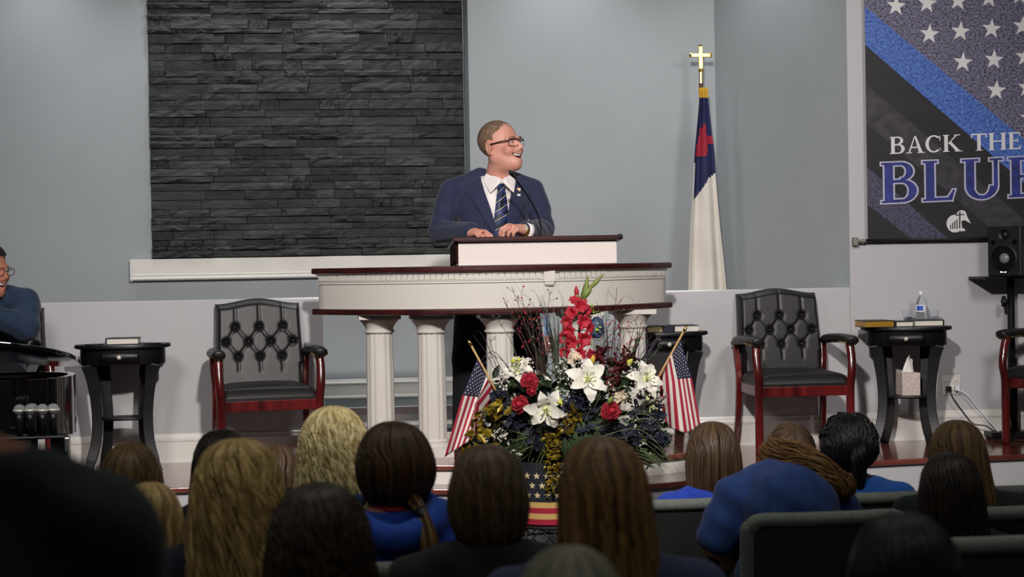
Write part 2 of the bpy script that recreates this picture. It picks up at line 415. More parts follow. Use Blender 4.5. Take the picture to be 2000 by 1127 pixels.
# low walls and skirtings
zl = at(350, 586.5, YH).z; zr = at(1480, 565, YH).z
struct(MB().box((-5, YH, 0), (XL, YH+.11, zl)).build('wall_low_left', M['halfwall'], bevel=.006), 'pale low wall behind the armchair on the left')
struct(MB().box((XRg-.3, YH, 0), (xfr+.0, YH+.11, zr)).build('wall_low_right', M['halfwall'], bevel=.006), 'pale low wall behind the armchair on the right')
def skirt(name, x0, x1, y, z0, h, lab):
    pr = [(y, z0), (y-.016, z0), (y-.016, z0+.012), (y-.013, z0+.016), (y-.013, z0+h*.72), (y-.017, z0+h*.76), (y-.017, z0+h*.83), (y-.011, z0+h*.88), (y-.008, z0+h*.97), (y-.004, z0+h), (y, z0+h)]
    struct(MB().prism(pr, x0, x1, 'x').build(name, M['trim']), lab)
skirt('baseboard_left', -5, XL, YH, ZW, .158, 'white skirting on the low wall on the left')
skirt('baseboard_right', XRg-.3, 6, YH, ZW, .165, 'white skirting along the wall on the right')
skirt('baseboard_back', -3, sx1, YB, ZB, .12, 'white skirting of the back wall seen between the columns')
# window-like sill under the stone panel
YS = YB+.004; a = at(256, 507, YS-.05); b = at(256, 549, YS-.05); xs = at(930, 500, YS-.05).x
sm = MB().box((a.x, YS-.05, b.z), (xs, YB-.013, a.z))
pr = lambda zc, r: [(YS-.05+.002, zc-r), (YS-.05-r, zc-r*.6), (YS-.05-r*1.1, zc), (YS-.05-r*.6, zc+r), (YS-.05+.002, zc+r*1.3)]
sm.prism(pr(b.z+.012, .011), a.x-.008, xs, 'x'); sm.prism(pr(b.z+.034, .005), a.x, xs, 'x'); sm.box((a.x-.008, YS-.06, b.z), (a.x+.012, YS-.05, a.z))
struct(sm.build('trim_sill', M['trim'], bevel=.003), 'wide white sill board under the dark stone panel')
# ------------------------------------------------------------------ pulpit
PF, PE, PHW = 7.93, 8.5, .945                    # front of the bow, ends, half width of the slabs
def bow(inset, n=28):                            # outline of the D-shaped slab, front bow from left to right
    hw = PHW-inset; pts = []
    for i in range(n+1):
        u = -1+2*i/n; pts.append((u*hw, PE-(PE-PF-inset)*(1-abs(u)**2.3)))
    return pts
def Dshape(inset): return [(x, y) for x, y in bow(inset)]+[(PHW-inset, PE+.06-inset*.5), (-PHW+inset, PE+.06-inset*.5)]
zt = CAMZ-.002; zl0 = at(977, 613, PF).z; zl1 = at(977, 605, PF).z
zbt = at(977, 546, PF).z
pul = thing('pulpit', 'wide white bow-fronted pulpit with mahogany slabs on fluted columns', 'pulpit', (XC, 0, ZP))
def pm(): return MB((0, 0, ZP))
pm().prism(Dshape(0), zt-.03, zt).build('top_slab', M['mahog'], pul, bevel=.008)
pm().prism(Dshape(.0), zl0-.002, zl0+.028).build('lower_slab', M['mahog'], pul, bevel=.008)
ap = bow(.035, 56)
m = pm()
inn = [(x*.97, y+.03) for x, y in ap]
m.prism(ap+[(ap[-1][0], PE+.04), (ap[0][0], PE+.04)], zl0+.028, zt-.031)
apr = m.build('apron', M['white'], pul, smooth=True, auto=40)
# dentil moulding: cove strip and single blocks
m = pm(); cv = bow(.027, 56)
for (z0, z1, ins) in ((zt-.038, zt-.031, .022), (zt-.072, zt-.066, .030), (zt-.083, zt-.078, .028)):
    c2 = bow(ins, 56); m.prism(c2+[(x*.97, y+.03) for x, y in reversed(c2)], z0, z1)
m.build('cornice', M['white'], apr, smooth=True, auto=40)
dm = MB().box((-.0125, -.006, -.0135), (.0125, .008, .0135)).mesh('dentil', M['white'], False)
L = bow(.033, 400); acc = 0; nxt = .016
for i in range(1, len(L)):
    dx = L[i][0]-L[i-1][0]; dy = L[i][1]-L[i-1][1]; acc += math.hypot(dx, dy)
    if acc > nxt:
        nxt += .0305
        if abs(L[i][0]-.215) < .05: continue
        obj_copy(dm, 'dentil', apr, (L[i][0], L[i][1], zt-.0525-ZP), Rz(math.degrees(math.atan2(dy, dx))))
def bowy(x, ins=.035):
    u = x/(PHW-ins); return PE-(PE-PF-ins)*(1-abs(u)**2.3)
kx = at(1073, 540, 7.97).x-XC
m = pm(); m.box((kx-.029, bowy(kx)-.022, zt-.085), (kx+.029, bowy(kx)+.02, zt-.031)).box((kx-.024, bowy(kx)-.018, zt-.098), (kx+.024, bowy(kx)+.02, zt-.085))
m.prism([(bowy(kx)-.018, zt-.098), (bowy(kx)+.01, zt-.098), (bowy(kx)+.01, zt-.106), (bowy(kx)-.008, zt-.106)], kx-.022, kx+.022, 'x')
m.build('keystone_bracket', M['white'], apr, bevel=.003)
# columns
def column(name, x, y, r):
    h = zl0-.002-ZP; n = 96; shaft = MB((0, 0, 0))
    prof = [(r*1.0, .085), (r*1.0, h*.3), (r*.97, h*.6), (r*.93, h-.09)]
    vs = []; fs = []
    for q, z in prof:
        for j in range(n):
            th = 2*math.pi*j/n; fl = 1-.055*max(0, math.cos(th*12))**1.0*(1 if True else 0); vs.append((x+q*fl*math.cos(th), y+q*fl*math.sin(th), z))
    for i in range(3):
        for j in range(n): fs.append((i*n+j, i*n+(j+1) % n, (i+1)*n+(j+1) % n, (i+1)*n+j))
    shaft.add(vs, fs); c = shaft.build('column', M['white'], pul, smooth=True, auto=50)
    m = MB(); m.lathe([(r*1.02, h-.095), (r*1.08, h-.09), (r*1.08, h-.083), (r*.98, h-.08), (r*1.0, h-.065), (r*1.2, h-.045), (r*1.38, h-.03), (r*1.42, h-.024)], (x, y, 0), 32)
    m.box((x-r*1.48, y-r*1.48, h-.024), (x+r*1.48, y+r*1.48, h)); m.build('capital', M['white'], c, smooth=True, auto=35)
    m = MB(); m.box((x-r*1.36, y-r*1.36, 0), (x+r*1.36, y+r*1.36, .038))
    m.lathe([(r*1.3, .038), (r*1.34, .05), (r*1.3, .06), (r*1.12, .068), (r*1.16, .076), (r*1.04, .086)], (x, y, 0), 32); m.build('base', M['white'], c, smooth=True, auto=35)
for px in (742, 843): 
    yy = 8.2 if px == 843 else 8.35; column('column', at(px, 700, yy).x-XC, yy, .0715)
column('column', at(977, 700, 8.1).x-XC, 8.1, .0715)
column('column', at(1133, 700, 8.18).x-XC, 8.18, .0715)
column('column', at(1236, 700, 8.32).x-XC, 8.32, .0715)
# ------------------------------------------------------------------ lectern box on the pulpit
lx0 = at(895, 490, 8.12).x; lx1 = at(1205, 490, 8.12).x; lzt = at(1050, 471, 8.12).z
lec = thing('lectern_box', 'white lectern box with sloping mahogany top standing on the pulpit', 'lectern', ((lx0+lx1)/2, 8.12, zt))
o = (( lx0+lx1)/2, 8.12, zt); hw = (lx1-lx0)/2
MB().prism([(0, 0), (.34, 0), (.34, lzt-zt-.03), (0, lzt-zt)], -hw, hw, 'x').build('body', M['lecwhite'], lec, bevel=.004)
h0 = lzt-zt
MB().prism([(-.035, h0+.0035), (.38, h0-.0325), (.38, h0-.0105), (-.035, h0+.0255)], -hw-.026, hw+.026, 'x').build('top_board', M['mahog'], lec, bevel=.005)
MB().prism([(.012, 0.02), (.36, 0.0), (.36, h0-.034), (.012, h0+.001)], -hw-.014, -hw-.001, 'x').build('side_cheek', M['mahogmatte'], lec, bevel=.003)
MB().cbox((hw+.012, -.03, h0+.02), (.018, .02, .02)).build('corner_cap', M['blackplastic'], lec, bevel=.003)
# gooseneck microphone on the lectern
g0 = at(1056, 463, 8.3); mic = thing('gooseneck_microphone', 'thin black gooseneck microphone rising from the lectern top', 'microphone', (g0.x, 8.3, lzt-.006))
gp = [Vector((0, 0, .0))]+[at(x, y, 8.3+dy)-Vector((g0.x, 8.3, lzt-.006)) for x, y, dy in ((1056, 440, 0), (1047, 412, -.02), (1030, 382, -.05), (1013, 358, -.08), (1005, 347, -.10))]
MB().lathe([(.03, -.004), (.03, .006), (.014, .012)], n=20).build('base', M['blackplastic'], mic, smooth=True, auto=40)
MB().tube(cr(gp, 6), .0042, 8).build('gooseneck', M['blackmetal'], mic, smooth=True)
e = gp[-1]; d = (gp[-1]-gp[-2]).normalized()
MB().tube([e, e+d*.012, e+d*.02, e+d*.04, e+d*.05], [.006, .0075, .011, .0115, .004], 12).build('capsule', M['blackplastic'], mic, smooth=True)
# ------------------------------------------------------------------ tufted armchairs
def make_chair():
    t = thing('armchair', '', 'armchair')
    bt = [(-.128, .735), (0, .735), (.128, .735)]; bmid = [(-.18, .655), (-.06, .655), (.06, .655), (.18, .655)]; bl = [(-.118, .575), (0, .575), (.118, .575)]
    B = [(x, z) for x, z in bt+bmid+bl]
    seg = []
    for i in range(3): seg += [(bt[i], bmid[i]), (bt[i], bmid[i+1]), (bl[i], bmid[i]), (bl[i], bmid[i+1])]
    for b in bt: seg.append((b, (b[0]*.98, .9)))
    for b in bl: seg.append((b, (b[0], .5)))
    seg += [(bmid[0], (-.25, .655)), (bmid[3], (.25, .655))]
    def sd(x, z, a, b):
        dx, dz = b[0]-a[0], b[1]-a[1]; h = max(0, min(1, ((x-a[0])*dx+(z-a[1])*dz)/(dx*dx+dz*dz))); return math.hypot(x-a[0]-h*dx, z-a[1]-h*dz)
    def edge(u, v):                              # outline: camel back, waist
        s = 2*u-1; hwid = .232+.006*math.cos(v*3) - (.012 if v < .3 else 0)
        top = .862+.028*(.5+.5*math.cos(min(1, abs(s)*1.05)*math.pi))-.004
        z = .4+(top-.4)*v; return s*hwid, z
    def front_pt(u, v):
        x, z = edge(u, v); s = abs(2*u-1); rim = min(1, (1-s)*13)*min(1, (1-v)*15); rim = rim**.5
        d = .055*rim
        for a in B: q = math.hypot(x-a[0], z-a[1]); d -= .024*math.exp(-(q/.016)**2)
        for a, b in seg:
            q = sd(x, z, a, b)
            if q < .05: d -= .006*math.exp(-(q/.006)**2)
        return (x, .165-d+.09*((z-.4)/.5), z)
    m = MB(); m.grid(front_pt, 64, 64)
    bw = lambda u, v: (edge(u, v)[0], .20+.09*((edge(u, v)[1]-.4)/.5), edge(u, v)[1])
    m.grid(bw, 64, 8)
    w = 65; n2 = w*65
    ring1 = [j*w for j in range(65)]
    def strip(f):
        k = 40; vs = []; fs = []
        for i in range(k+1): vs += [front_pt(*f(i/k)), bw(*f(i/k))]
        m.add(vs, [(2*i, 2*i+1, 2*i+3, 2*i+2) for i in range(k)])
    strip(lambda q: (0, q)); strip(lambda q: (1, q)); strip(lambda q: (q, 1)); strip(lambda q: (q, 0))
    back = m.build('backrest', M['leather'], t, smooth=True, fix=False)
    for x, z in B: MB().ball((x, .165-.036+.09*((z-.4)/.5), z), (.0085, .006, .0085), 10, 6).build('button', M['leather'], back, smooth=True)
    # seat cushion
    def seat(u, v):
        x = (2*u-1); y = (2*v-1); e = 1-max(abs(x), abs(y))**6
        wid = .235+.012*(1-v); return (x*wid, -.265+.46*v, .385+.055*max(0, e)**.4 + .012*(1-x*x)*(1-y*y))
    m = MB(); m.grid(seat, 30, 30); m.grid(lambda u, v: ((2*u-1)*(.235+.012*(1-v)), -.265+.46*v, .372), 8, 8)
    for f in (lambda q: (0, q), lambda q: (1, q), lambda q: (q, 0), lambda q: (q, 1)):
        vs = []
        for i in range(31):
            p = seat(*f(i/30)); vs += [p, (p[0], p[1], .372)]
        m.add(vs, [(2*i, 2*i+1, 2*i+3, 2*i+2) for i in range(30)])
    m.build('seat', M['leather'], t, smooth=True, fix=False)
    MB().box((-.24, -.262, .315), (.24, -.235, .372)).box((-.24, .17, .315), (.24, .195, .372)).box((-.245, -.25, .315), (-.22, .19, .372)).box((.22, -.25, .315), (.245, .19, .372)).build('seat_rail', M['cherry'], t, bevel=.005)
    for s in (-1, 1):
        # front leg runs on into the curved arm post
        MB().tube(cr([(s*.252, -.255, 0), (s*.252, -.255, .2), (s*.252, -.257, .36), (s*.258, -.268, .44), (s*.262, -.25, .53), (s*.258, -.232, .6)], 6), .021, 12, sq=1.1, upv=(0, 1, 0)).build('front_leg', M['cherry'], t, smooth=True)
        MB().tube(cr([(s*.25, .235, 0), (s*.245, .19, .2), (s*.243, .175, .4), (s*.25, .185, .5), (s*.252, .2, .59)], 5), .023, 4, upv=(0, 1, 0)).build('rear_leg', M['cherry'], t, bevel=.006)
        p = [(s*.25, .225, .583), (s*.256, .12, .603), (s*.262, -.05, .613), (s*.265, -.19, .613), (s*.262, -.26, .61), (s*.262, -.285, .604)]
        arm = MB().tube(cr(p, 5), [.018]*4+[.026]*16+[.027]*4+[.018, .01], 12, sq=1.3).build('arm_pad', M['leather'], t, smooth=True)
        m = MB()
        for k in range(9):
            a = math.pi*(-.15+1.3*k/8)+math.pi; m.ball((s*.262+.034*math.cos(a), -.272, .607+.0245*math.sin(a)), .0032, 6, 4)
        for k in range(7): m.ball((s*.2635+s*.034, -.262+.02*k, .598), .0032, 6, 4); m.ball((s*.2635-s*.034, -.262+.02*k, .598), .0032, 6, 4)
        m.build('nailhead_row', M['brass'], arm, smooth=True)
    return t
chair = make_chair()
cl = at(520, 760, 8.72); chair.location = (cl.x-.01, 8.76, ZW); chair.rotation_euler = (0, 0, math.radians(9))
chair['label'] = 'black tufted leather armchair with cherry frame between the side table and the pulpit'; chair['group'] = 'tufted armchairs on the stage'
c2 = at(1548, 760, 8.72); chair2 = dup(chair, (c2.x+.0, 8.76, ZW), 1, 'empty black tufted leather armchair in front of the low wall, right of the pulpit', 'tufted armchairs on the stage')
c3 = at(1964, 760, 8.73); chair3 = dup(chair, (c3.x+.343, 8.63, ZW), -62, 'black leather armchair cut off by the right frame edge, in front of the loudspeaker stand', 'tufted armchairs on the stage')
c4 = at(-22, 760, 8.75); chair4 = dup(chair, (c4.x+.05, 8.77, ZW), 8, 'black leather armchair at the far left in which the man in blue sits', 'tufted armchairs on the stage')
# ------------------------------------------------------------------ side tables
def make_table():
    t = thing('side_table', '', 'side table'); H = .665
    MB().lathe([(.235, H-.022), (.247, H-.018), (.249, H-.008), (.245, H), (.0005, H)], n=48, sy=.72).build('tabletop', M['blackwood'], t, smooth=True, auto=40)
    MB().lathe([(.215, H-.105), (.219, H-.1), (.219, H-.024), (.215, H-.022)], n=48, sy=.7).build('apron', M['blackwood'], t, smooth=True, auto=40)
    m = MB(); m.grid(lambda u, v: ((2*u-1)*.1, -.155*math.sqrt(max(0, 1-((2*u-1)*.1/.221)**2))-.0015, H-.094+.062*v), 16, 1); dr = m.build('drawer', M['blackwood'], t, smooth=True, solid=.003)
    MB().ball((0, -.172, H-.063), .0135, 14, 8).tube([(0, -.15, H-.063), (0, -.165, H-.063)], .005, 8).build('knob', M['silver'], dr, smooth=True)
    for sx, sy in ((-1, -1), (1, -1), (-1, 1), (1, 1)):
        kx_ = 1 if sy < 0 else .7; p = [(sx*.165*kx_, sy*.085, H-.1), (sx*.148*kx_, sy*.078, .48), (sx*.13*kx_, sy*.07, .30), (sx*.137*kx_, sy*.078, .16), (sx*.165*kx_, sy*.1, .05), (sx*.183*kx_, sy*.115, 0)]
        MB().tube(cr(p, 6), [.054, .052, .05, .048, .046, .044]+[.042, .04, .038]*1+[.036]*15+[.033]*7, 4, sq=.55, upv=(1, 0, 0)).build('leg', M['blackwood'], t, bevel=.004)
    MB().lathe([(.14, .268), (.145, .272), (.145, .279), (.14, .283)], n=40, sy=.62).build('shelf', M['blackwood'], t, smooth=True, auto=40)
    return t
tab = make_table()
q = at(239, 700, 8.75); tab.location = (q.x, 8.78, ZW); tab['label'] = 'black oval side table with silver knob, left of the left armchair'; tab['group'] = 'black oval side tables'
q2 = at(1772, 660, 8.78); tab2 = dup(tab, (q2.x, 8.8, ZW), -20, 'black oval side table with a tissue box on its shelf, under the banner', 'black oval side tables')
q3 = at(1296, 665, 8.78); tab3 = dup(tab, (q3.x, 8.8, ZW), 0, 'black oval side table half hidden behind the pulpit and the flowers', 'black oval side tables')
TH = .665
def book(name, label, x0, x1, ph, Y, base, thick, depth, pages, cover, spine='left', tilt=0, group=None):
    a = at(x0, ph, Y); b = at(x1, ph, Y); w = b.x-a.x; t = thing(name, label, 'book', ((a.x+b.x)/2, Y, base), tilt, group)
    MB().box((-w/2+.004, .004, .004), (w/2-.003, depth-.004, thick-.004)).build('pages', pages, t)
    m = MB().box((-w/2, 0, 0), (w/2, depth, .004)).box((-w/2, 0, thick-.004), (w/2, depth, thick))
    if spine == 'left': m.box((-w/2-.004, 0, 0), (-w/2+.004, depth, thick))
    elif spine == 'right': m.box((w/2-.004, 0, 0), (w/2+.004, depth, thick))
    else: m.box((-w/2, 0, 0), (w/2, .004, thick))
    m.build('cover', cover, t, bevel=.0015); return t
tz = ZW+TH
book('book', 'dark hardback book with white pages lying on the left side table', 207, 270, 663, 8.68, tz, .034, .14, M['paper'], M['navycover'])
for px, lab in ((184, 'flat black coaster left of the book on the left side table'), (297, 'flat black coaster right of the book on the left side table')):
    p = at(px, 668, 8.72); tag(MB((p.x, 8.72, tz)).lathe([(.046, tz), (.05, tz+.003), (.05, tz+.006), (.044, tz+.006), (.04, tz+.004), (.0005, tz+.004)], (p.x, 8.72, 0), 28).build('coaster', M['piano'], None, smooth=True, auto=40), lab, 'coaster', 'coasters on the left table')
book('book', 'gilt edged black bible lying at the left of the right side table', 1690, 1747, 628, 8.70, tz, .038, .19, M['goldedge'], M['darkcover'], 'right', 0)
book('book', 'closed white paged book in the middle of the right side table', 1750, 1784, 626, 8.72, tz, .03, .17, M['paper'], M['greencover'], 'left')
book('book', 'thick white paged book at the right end of the right side table', 1787, 1843, 626, 8.72, tz, .034, .17, M['paper'], M['darkcover'], 'right')
book('book', 'tan edged book on the side table behind the pulpit', 1264, 1295, 636, 8.68, tz, .036, .17, M['tanedge'], M['darkcover'], 'right')
book('book', 'dark blue book with its spine to the room on the table behind the pulpit', 1298, 1315, 636, 8.68, tz, .034, .16, M['paper'], M['navycover'], 'front')
book('book', 'white paged book on the right half of the table behind the pulpit', 1317, 1365, 636, 8.68, tz, .036, .17, M['paper'], M['navycover'], 'left')
# water bottle, cups, tissue box
def lw(name, prof, c, mt, parent=None, **k):
    m = MB(c if parent is None else (0, 0, 0)); m.lathe(prof, c if parent is None else (0, 0, 0), 28, cap=k.pop('cap', True)); return m.build(name, mt, parent, smooth=True, auto=50, **k)
p = at(1804, 620, 8.86); bot = thing('water_bottle', 'small clear water bottle with a blue label behind the books', 'bottle', (p.x, 8.9, tz))
lw('body', [(.026, 0), (.031, .004), (.031, .03), (.029, .034), (.031, .038), (.031, .06), (.029, .064), (.031, .068), (.031, .12), (.028, .135), (.014, .158), (.011, .166), (.011, .176)], 0, M['plastic'], bot)
lw('label_band', [(.0316, .075), (.0316, .115)], 0, M['whitelabel'], bot, cap=False)
MB().grid(lambda u, v: (.0322*math.sin(-1.1+1.1*u), -.0322*math.cos(-1.1+1.1*u), .082+.027*v), 8, 1).build('label_mark', M['bluelabel'], bot)
lw('cap', [(.013, .172), (.0135, .174), (.0135, .188), (.012, .19)], 0, M['whitelabel'], bot)
for px, lab in ((1775, 'clear plastic cup left of the water bottle'), (1826, 'clear plastic cup right of the water bottle')):
    p = at(px, 620, 8.88); tag(lw('plastic_cup', [(.024, tz+.001), (.031, tz+.085), (.0325, tz+.087), (.0305, tz+.084), (.0235, tz+.004), (.001, tz+.004)], (p.x, 8.9, 0), M['plastic']), lab, 'cup', 'plastic cups')
p = at(1775, 760, 8.78); zs = ZW+.283
tb = thing('tissue_box', 'pale pink tissue box with a tissue pulled up, on the shelf of the right table', 'tissue box', (p.x-.0, 8.79, zs))
MB().box((-.052, -.052, 0), (.052, .052, .125)).build('carton', M['tissuebox'], tb, bevel=.003)
def tis(u, v):
    a = 2*u-1; return (a*.034*(1-.65*v)+.012*v+.006*math.sin(9*u), .012*math.sin(7*u+2*v)*(1-v*.5), .124+.085*v+.012*math.sin(5*u)*v)
MB().grid(tis, 14, 10).build('tissue', M['tissue'], tb, smooth=True, solid=.002)
# outlet with two plugs, and cables
oz = at(1857, 752, YH)
ot = thing('wall_outlet', 'ivory double wall outlet with a black and a white plug', 'outlet', (oz.x, YH, oz.z))
MB().box((-.055, -.007, -.056), (.055, 0, .056)).build('plate', M['outlet'], ot, bevel=.004)
for sx in (-1, 1):
    for szz in (-1, 1):
        rcp = MB().lathe([(.017, 0), (.017, .003), (.015, .004)], (sx*.024, -.0065, szz*.02), 20, R=Rx(90)).build('receptacle', M['outlet'], ot, smooth=True, auto=40)
        if szz > 0: MB().cbox((sx*.024-.006, -.011, .022), (.0022, .002, .008)).cbox((sx*.024+.006, -.011, .022), (.0022, .002, .008)).build('slots', M['blackplastic'], rcp)
# plugs and cables
def cable(name, pts, r, mt, label, plug):
    P = [Vector(p) for p in pts]; t = thing(name, label, 'cable', P[0])
    L = [p-P[0] for p in P]
    MB().tube(cr(L, 8), r, 7).build('cord', mt, t, smooth=True)
    MB().cbox((0, .012, .002), (.024, .03, .026)).tube([(0, -.002, 0), (.004, -.02, -.012)], [.008, .004], 8).build('plug', mt, t, bevel=.003)
pz = oz.z-.02
cable('power_cable', [(oz.x-.024, YH-.04, pz), at(1860, 775, YH-.06), at(1885, 810, YH-.06), at(1902, 828, YH-.07), at(1925, 832, YH-.1), at(1945, 845, YH-.12), (at(1960, 850, YH-.15).x, YH-.16, ZW+.006), (at(1990, 850, YH-.15).x, YH-.3, ZW+.006)], .0036, M['blackplastic'], 'black power cable drooping from the wall outlet to the stand', 'black')
cable('power_cable', [(oz.x+.024, YH-.04, pz), at(1890, 772, YH-.05), at(1912, 800, YH-.05), at(1940, 832, YH-.06), at(1958, 848, YH-.1), (at(1985, 850, YH-.1).x, YH-.1, ZW+.006)], .0036, M['whitelabel'], 'white power cable running down the wall from the outlet', 'white')
# ------------------------------------------------------------------ church flag on its pole
M['flagnavy'] = mat('flag_navy', '1a2150', .7, col2='151b42', vscale=9, bump=.1, bscale=200)
M['flagred'] = mat('flag_red', '96182e', .7); M['flagwhite'] = mat('flag_white', 'dcd7ce', .75, col2='cfc8bd', vscale=4)
M['fringe'] = mat('gold_fringe', 'c69a2c', .6, bump=.4, bscale=300)
fy = 9.95; pb = at(1372, 560, fy); px0 = at(1369, 170, fy); fx = pb.x
fl = thing('church_flag', 'tall furled white, navy and red church flag with a brass cross on its pole', 'flag', (fx, fy, ZB))
ftop = at(1369, 172, fy).z-ZB; ctop = at(1372, 90, fy).z-ZB; lean = at(1369, 170, fy).x-fx
def pole(z): return Vector((lean*z/ftop, 0, z))
MB().tube([pole(0.02), pole(ftop+.03)], .013, 12).build('pole', mat('dark_wood_pole', '4a2a1c', .35), fl, smooth=True)
MB().lathe([(.14, 0), (.14, .02), (.12, .035), (.03, .05), (.022, .09)], n=32).build('stand_base', M['brass'], fl, smooth=True, auto=40)
m = MB(); zc = at(1372, 108, fy).z-ZB; cx = pole(zc).x
m.tube([pole(ftop+.02), pole(ftop+.1)], .012, 12)
m.tube([pole(ftop+.1), pole(ftop+.12)], [.017, .014], 12)
m.box((cx-.0125, -.008, ftop+.11), (cx+.0125, .008, ctop)); m.box((cx-.062, -.0075, zc-.0115), (cx+.062, .0075, zc+.0115))
for sx in (-1, 1): m.ball((cx+sx*.062, 0, zc), (.011, .009, .015), 10, 6)
m.ball((cx, 0, ctop), (.016, .009, .011), 10, 6); m.build('cross_finial', M['brass'], fl, bevel=.003)
# draped cloth: u across the folds, v downwards; outline measured in the photograph
rows = [(172, 1362, 1381), (200, 1363, 1382), (250, 1358, 1387), (300, 1353, 1393), (340, 1351, 1395), (390, 1348, 1399), (450, 1344, 1404), (520, 1341, 1411), (600, 1339, 1418), (690, 1339, 1424)]
def edges(v):
    y = 172+v*518
    for (a, b) in zip(rows, rows[1:]):
        if a[0] <= y <= b[0]: k = (y-a[0])/(b[0]-a[0]); return a[1]+(b[1]-a[1])*k, a[2]+(b[2]-a[2])*k, y
    return rows[-1][1], rows[-1][2], y
def cloth(u, v, off=0):
    l, r, y = edges(min(v, 1)); p = at(l+(r-l)*u, y, fy); amp = .012+.05*v
    dy = -.018-amp*(.75+.6*math.cos(u*2*math.pi*1.65+.5)+.2*math.cos(u*15+v*3))
    return Vector((p.x-fx, dy-off, p.z-ZB))
def wb_(u):                                      # lower edge of the navy canton
    pts = [(0, 394), (.2, 385), (.5, 362), (.68, 346), (.7, 349), (1, 338)]
    for a, b in zip(pts, pts[1:]):
        if a[0] <= u <= b[0]: return a[1]+(b[1]-a[1])*(u-a[0])/(b[0]-a[0])
    return 345
def cmat(u, v):
    y = 172+v*518
    if y < 190: return 2
    return 1 if y < wb_(u) and not (y > 318 and u < .07) else 0
m = MB(); m.grid(cloth, 48, 130, mfn=cmat)
m.build('cloth', [M['flagwhite'], M['flagnavy'], M['fringe']], fl, smooth=True, solid=.002)
# red latin cross sewn on the canton, seen in folds
def patch(quads):
    m = MB()
    for (u0, v0, u1, v1) in quads: m.grid(lambda a, b: cloth(u0+(u1-u0)*a, v0+(v1-v0)*b, .004), 10, 10)
    return m
vy = lambda y: (y-172)/518
patch([(.25, vy(250), .62, vy(300)), (.18, vy(266), 1.0, vy(282)), (.08, vy(282), .66, vy(300)), (.05, vy(298), .6, vy(306)), (.42, vy(243), .6, vy(252))]).build('cross_emblem', M['flagred'], fl, smooth=True, label='red cross sewn on the navy canton')
# ------------------------------------------------------------------ banner on the right wall
YBN = 9.0
def bp(x, y): p = at(x, y, YBN); return (p.x, p.z)
bx0 = bp(1692, 230)[0]; bzb = bp(1700, 471)[1]; bx1 = bx0+1.35; bzt = bzb+2.2
bcx = (bx0+bx1)/2
ban = thing('banner', 'hanging thin blue line flag banner reading BACK THE BLUE on the right wall', 'banner', (bcx, YBN, bzb))
def grunge(name, c1, c2, sc=14, c3=None):
    m = mat(name, c1, .55, col2=c2, vscale=sc, stretch=(1, 1, 1.3), detail=15, lo=.33, hi=.68); return posmat(m) or m
M['bnblack'] = grunge('banner_black', '1d1c1f', '28262a', 12); M['bngrey'] = grunge('banner_grey_band', '2b292d', '423f47', 16)
M['bnpurple'] = grunge('banner_star_field', '25222d', '85819c', 70); M['bnblue'] = grunge('banner_blue_line', '2a408c', '5a82cc', 60); M['bnpurple2'] = grunge('banner_purple_band', '2b2937', '5a5670', 60)
M['bnoutline'] = mat('banner_letter_outline', 'b4b3c6', .55); M['bnwhite'] = mat('banner_white_print', 'd7d5d6', .55); M['bnletter'] = grunge('banner_letter_blue', '20245a', '343e8e', 14)
MB().box((bx0-bcx, -.0, 0), (bx1-bcx, .003, bzt-bzb)).build('sheet', M['bnblack'], ban)
def clip(poly, x0, x1, z0, z1):
    for ax, lim, sg in ((0, x0, 1), (0, x1, -1), (1, z0, 1), (1, z1, -1)):
        out = []
        for i in range(len(poly)):
            a, b = poly[i], poly[(i+1) % len(poly)]; da = (a[ax]-lim)*sg; db = (b[ax]-lim)*sg
            if da >= 0: out.append(a)
            if da*db < 0: t = da/(da-db); out.append((a[0]+(b[0]-a[0])*t, a[1]+(b[1]-a[1])*t))
        poly = out
        if len(poly) < 3: return None
    return poly
lay = [0]
def prt(name, polys, mt, layer, parent=ban, doclip=True):
    m = MB(); y = -.0006*layer
    for k_, p in enumerate(polys):
        y = -.0006*layer-.00002*k_
        if doclip: p = clip(p, bx0, bx1, bzb, bzt)
        if p: m.prism([(a-bcx, b-bzb) for a, b in p], y, y+.0005, 'y')
    return m.build(name, mt, parent) if m.v else None
def band(p, q, p2, q2, ext=3):                   # diagonal band between two lines given by pixel pairs
    A, B, C_, D = [bp(*t) for t in (p, q, p2, q2)]
    def far(a, b, k): return (a[0]+(b[0]-a[0])*k, a[1]+(b[1]-a[1])*k)
    return [far(A, B, -ext), far(A, B, ext+1), far(C_, D, ext+1), far(C_, D, -ext)]
S2 = 2.253
def cpx(x, y): return (1660+x/S2, y/S2)
up1, up2 = cpx(50, 15), cpx(740, 590); lo1, lo2 = cpx(58, 190), cpx(690, 740)
A = bp(*up1); B = bp(*up2); k = (B[1]-A[1])/(B[0]-A[0])
prt('star_field', [[(bx0, A[1]+(bx0-A[0])*k), (bx1, A[1]+(bx1-A[0])*k), (bx1, bzt), (bx0, bzt)]], M['bnpurple'], 1)
prt('blue_line', [band(up1, up2, lo1, lo2)], M['bnblue'], 2)
prt('grey_band', [band(cpx(70, 370), cpx(760, 960), cpx(75, 545), cpx(560, 955))], M['bngrey'], 1)
prt('purple_band', [band(cpx(76, 735), cpx(330, 960), cpx(85, 905), cpx(230, 1020))], M['bnpurple2'], 1)
def star(c, r, rot=0, r2=.4):
    return [(c[0]+(r if i % 2 == 0 else r*r2)*math.sin(rot+math.pi*i/5), c[1]+(r if i % 2 == 0 else r*r2)*math.cos(rot+math.pi*i/5)) for i in range(10)]
sr = 21/FPX*9.15
base = cpx(350, 150)
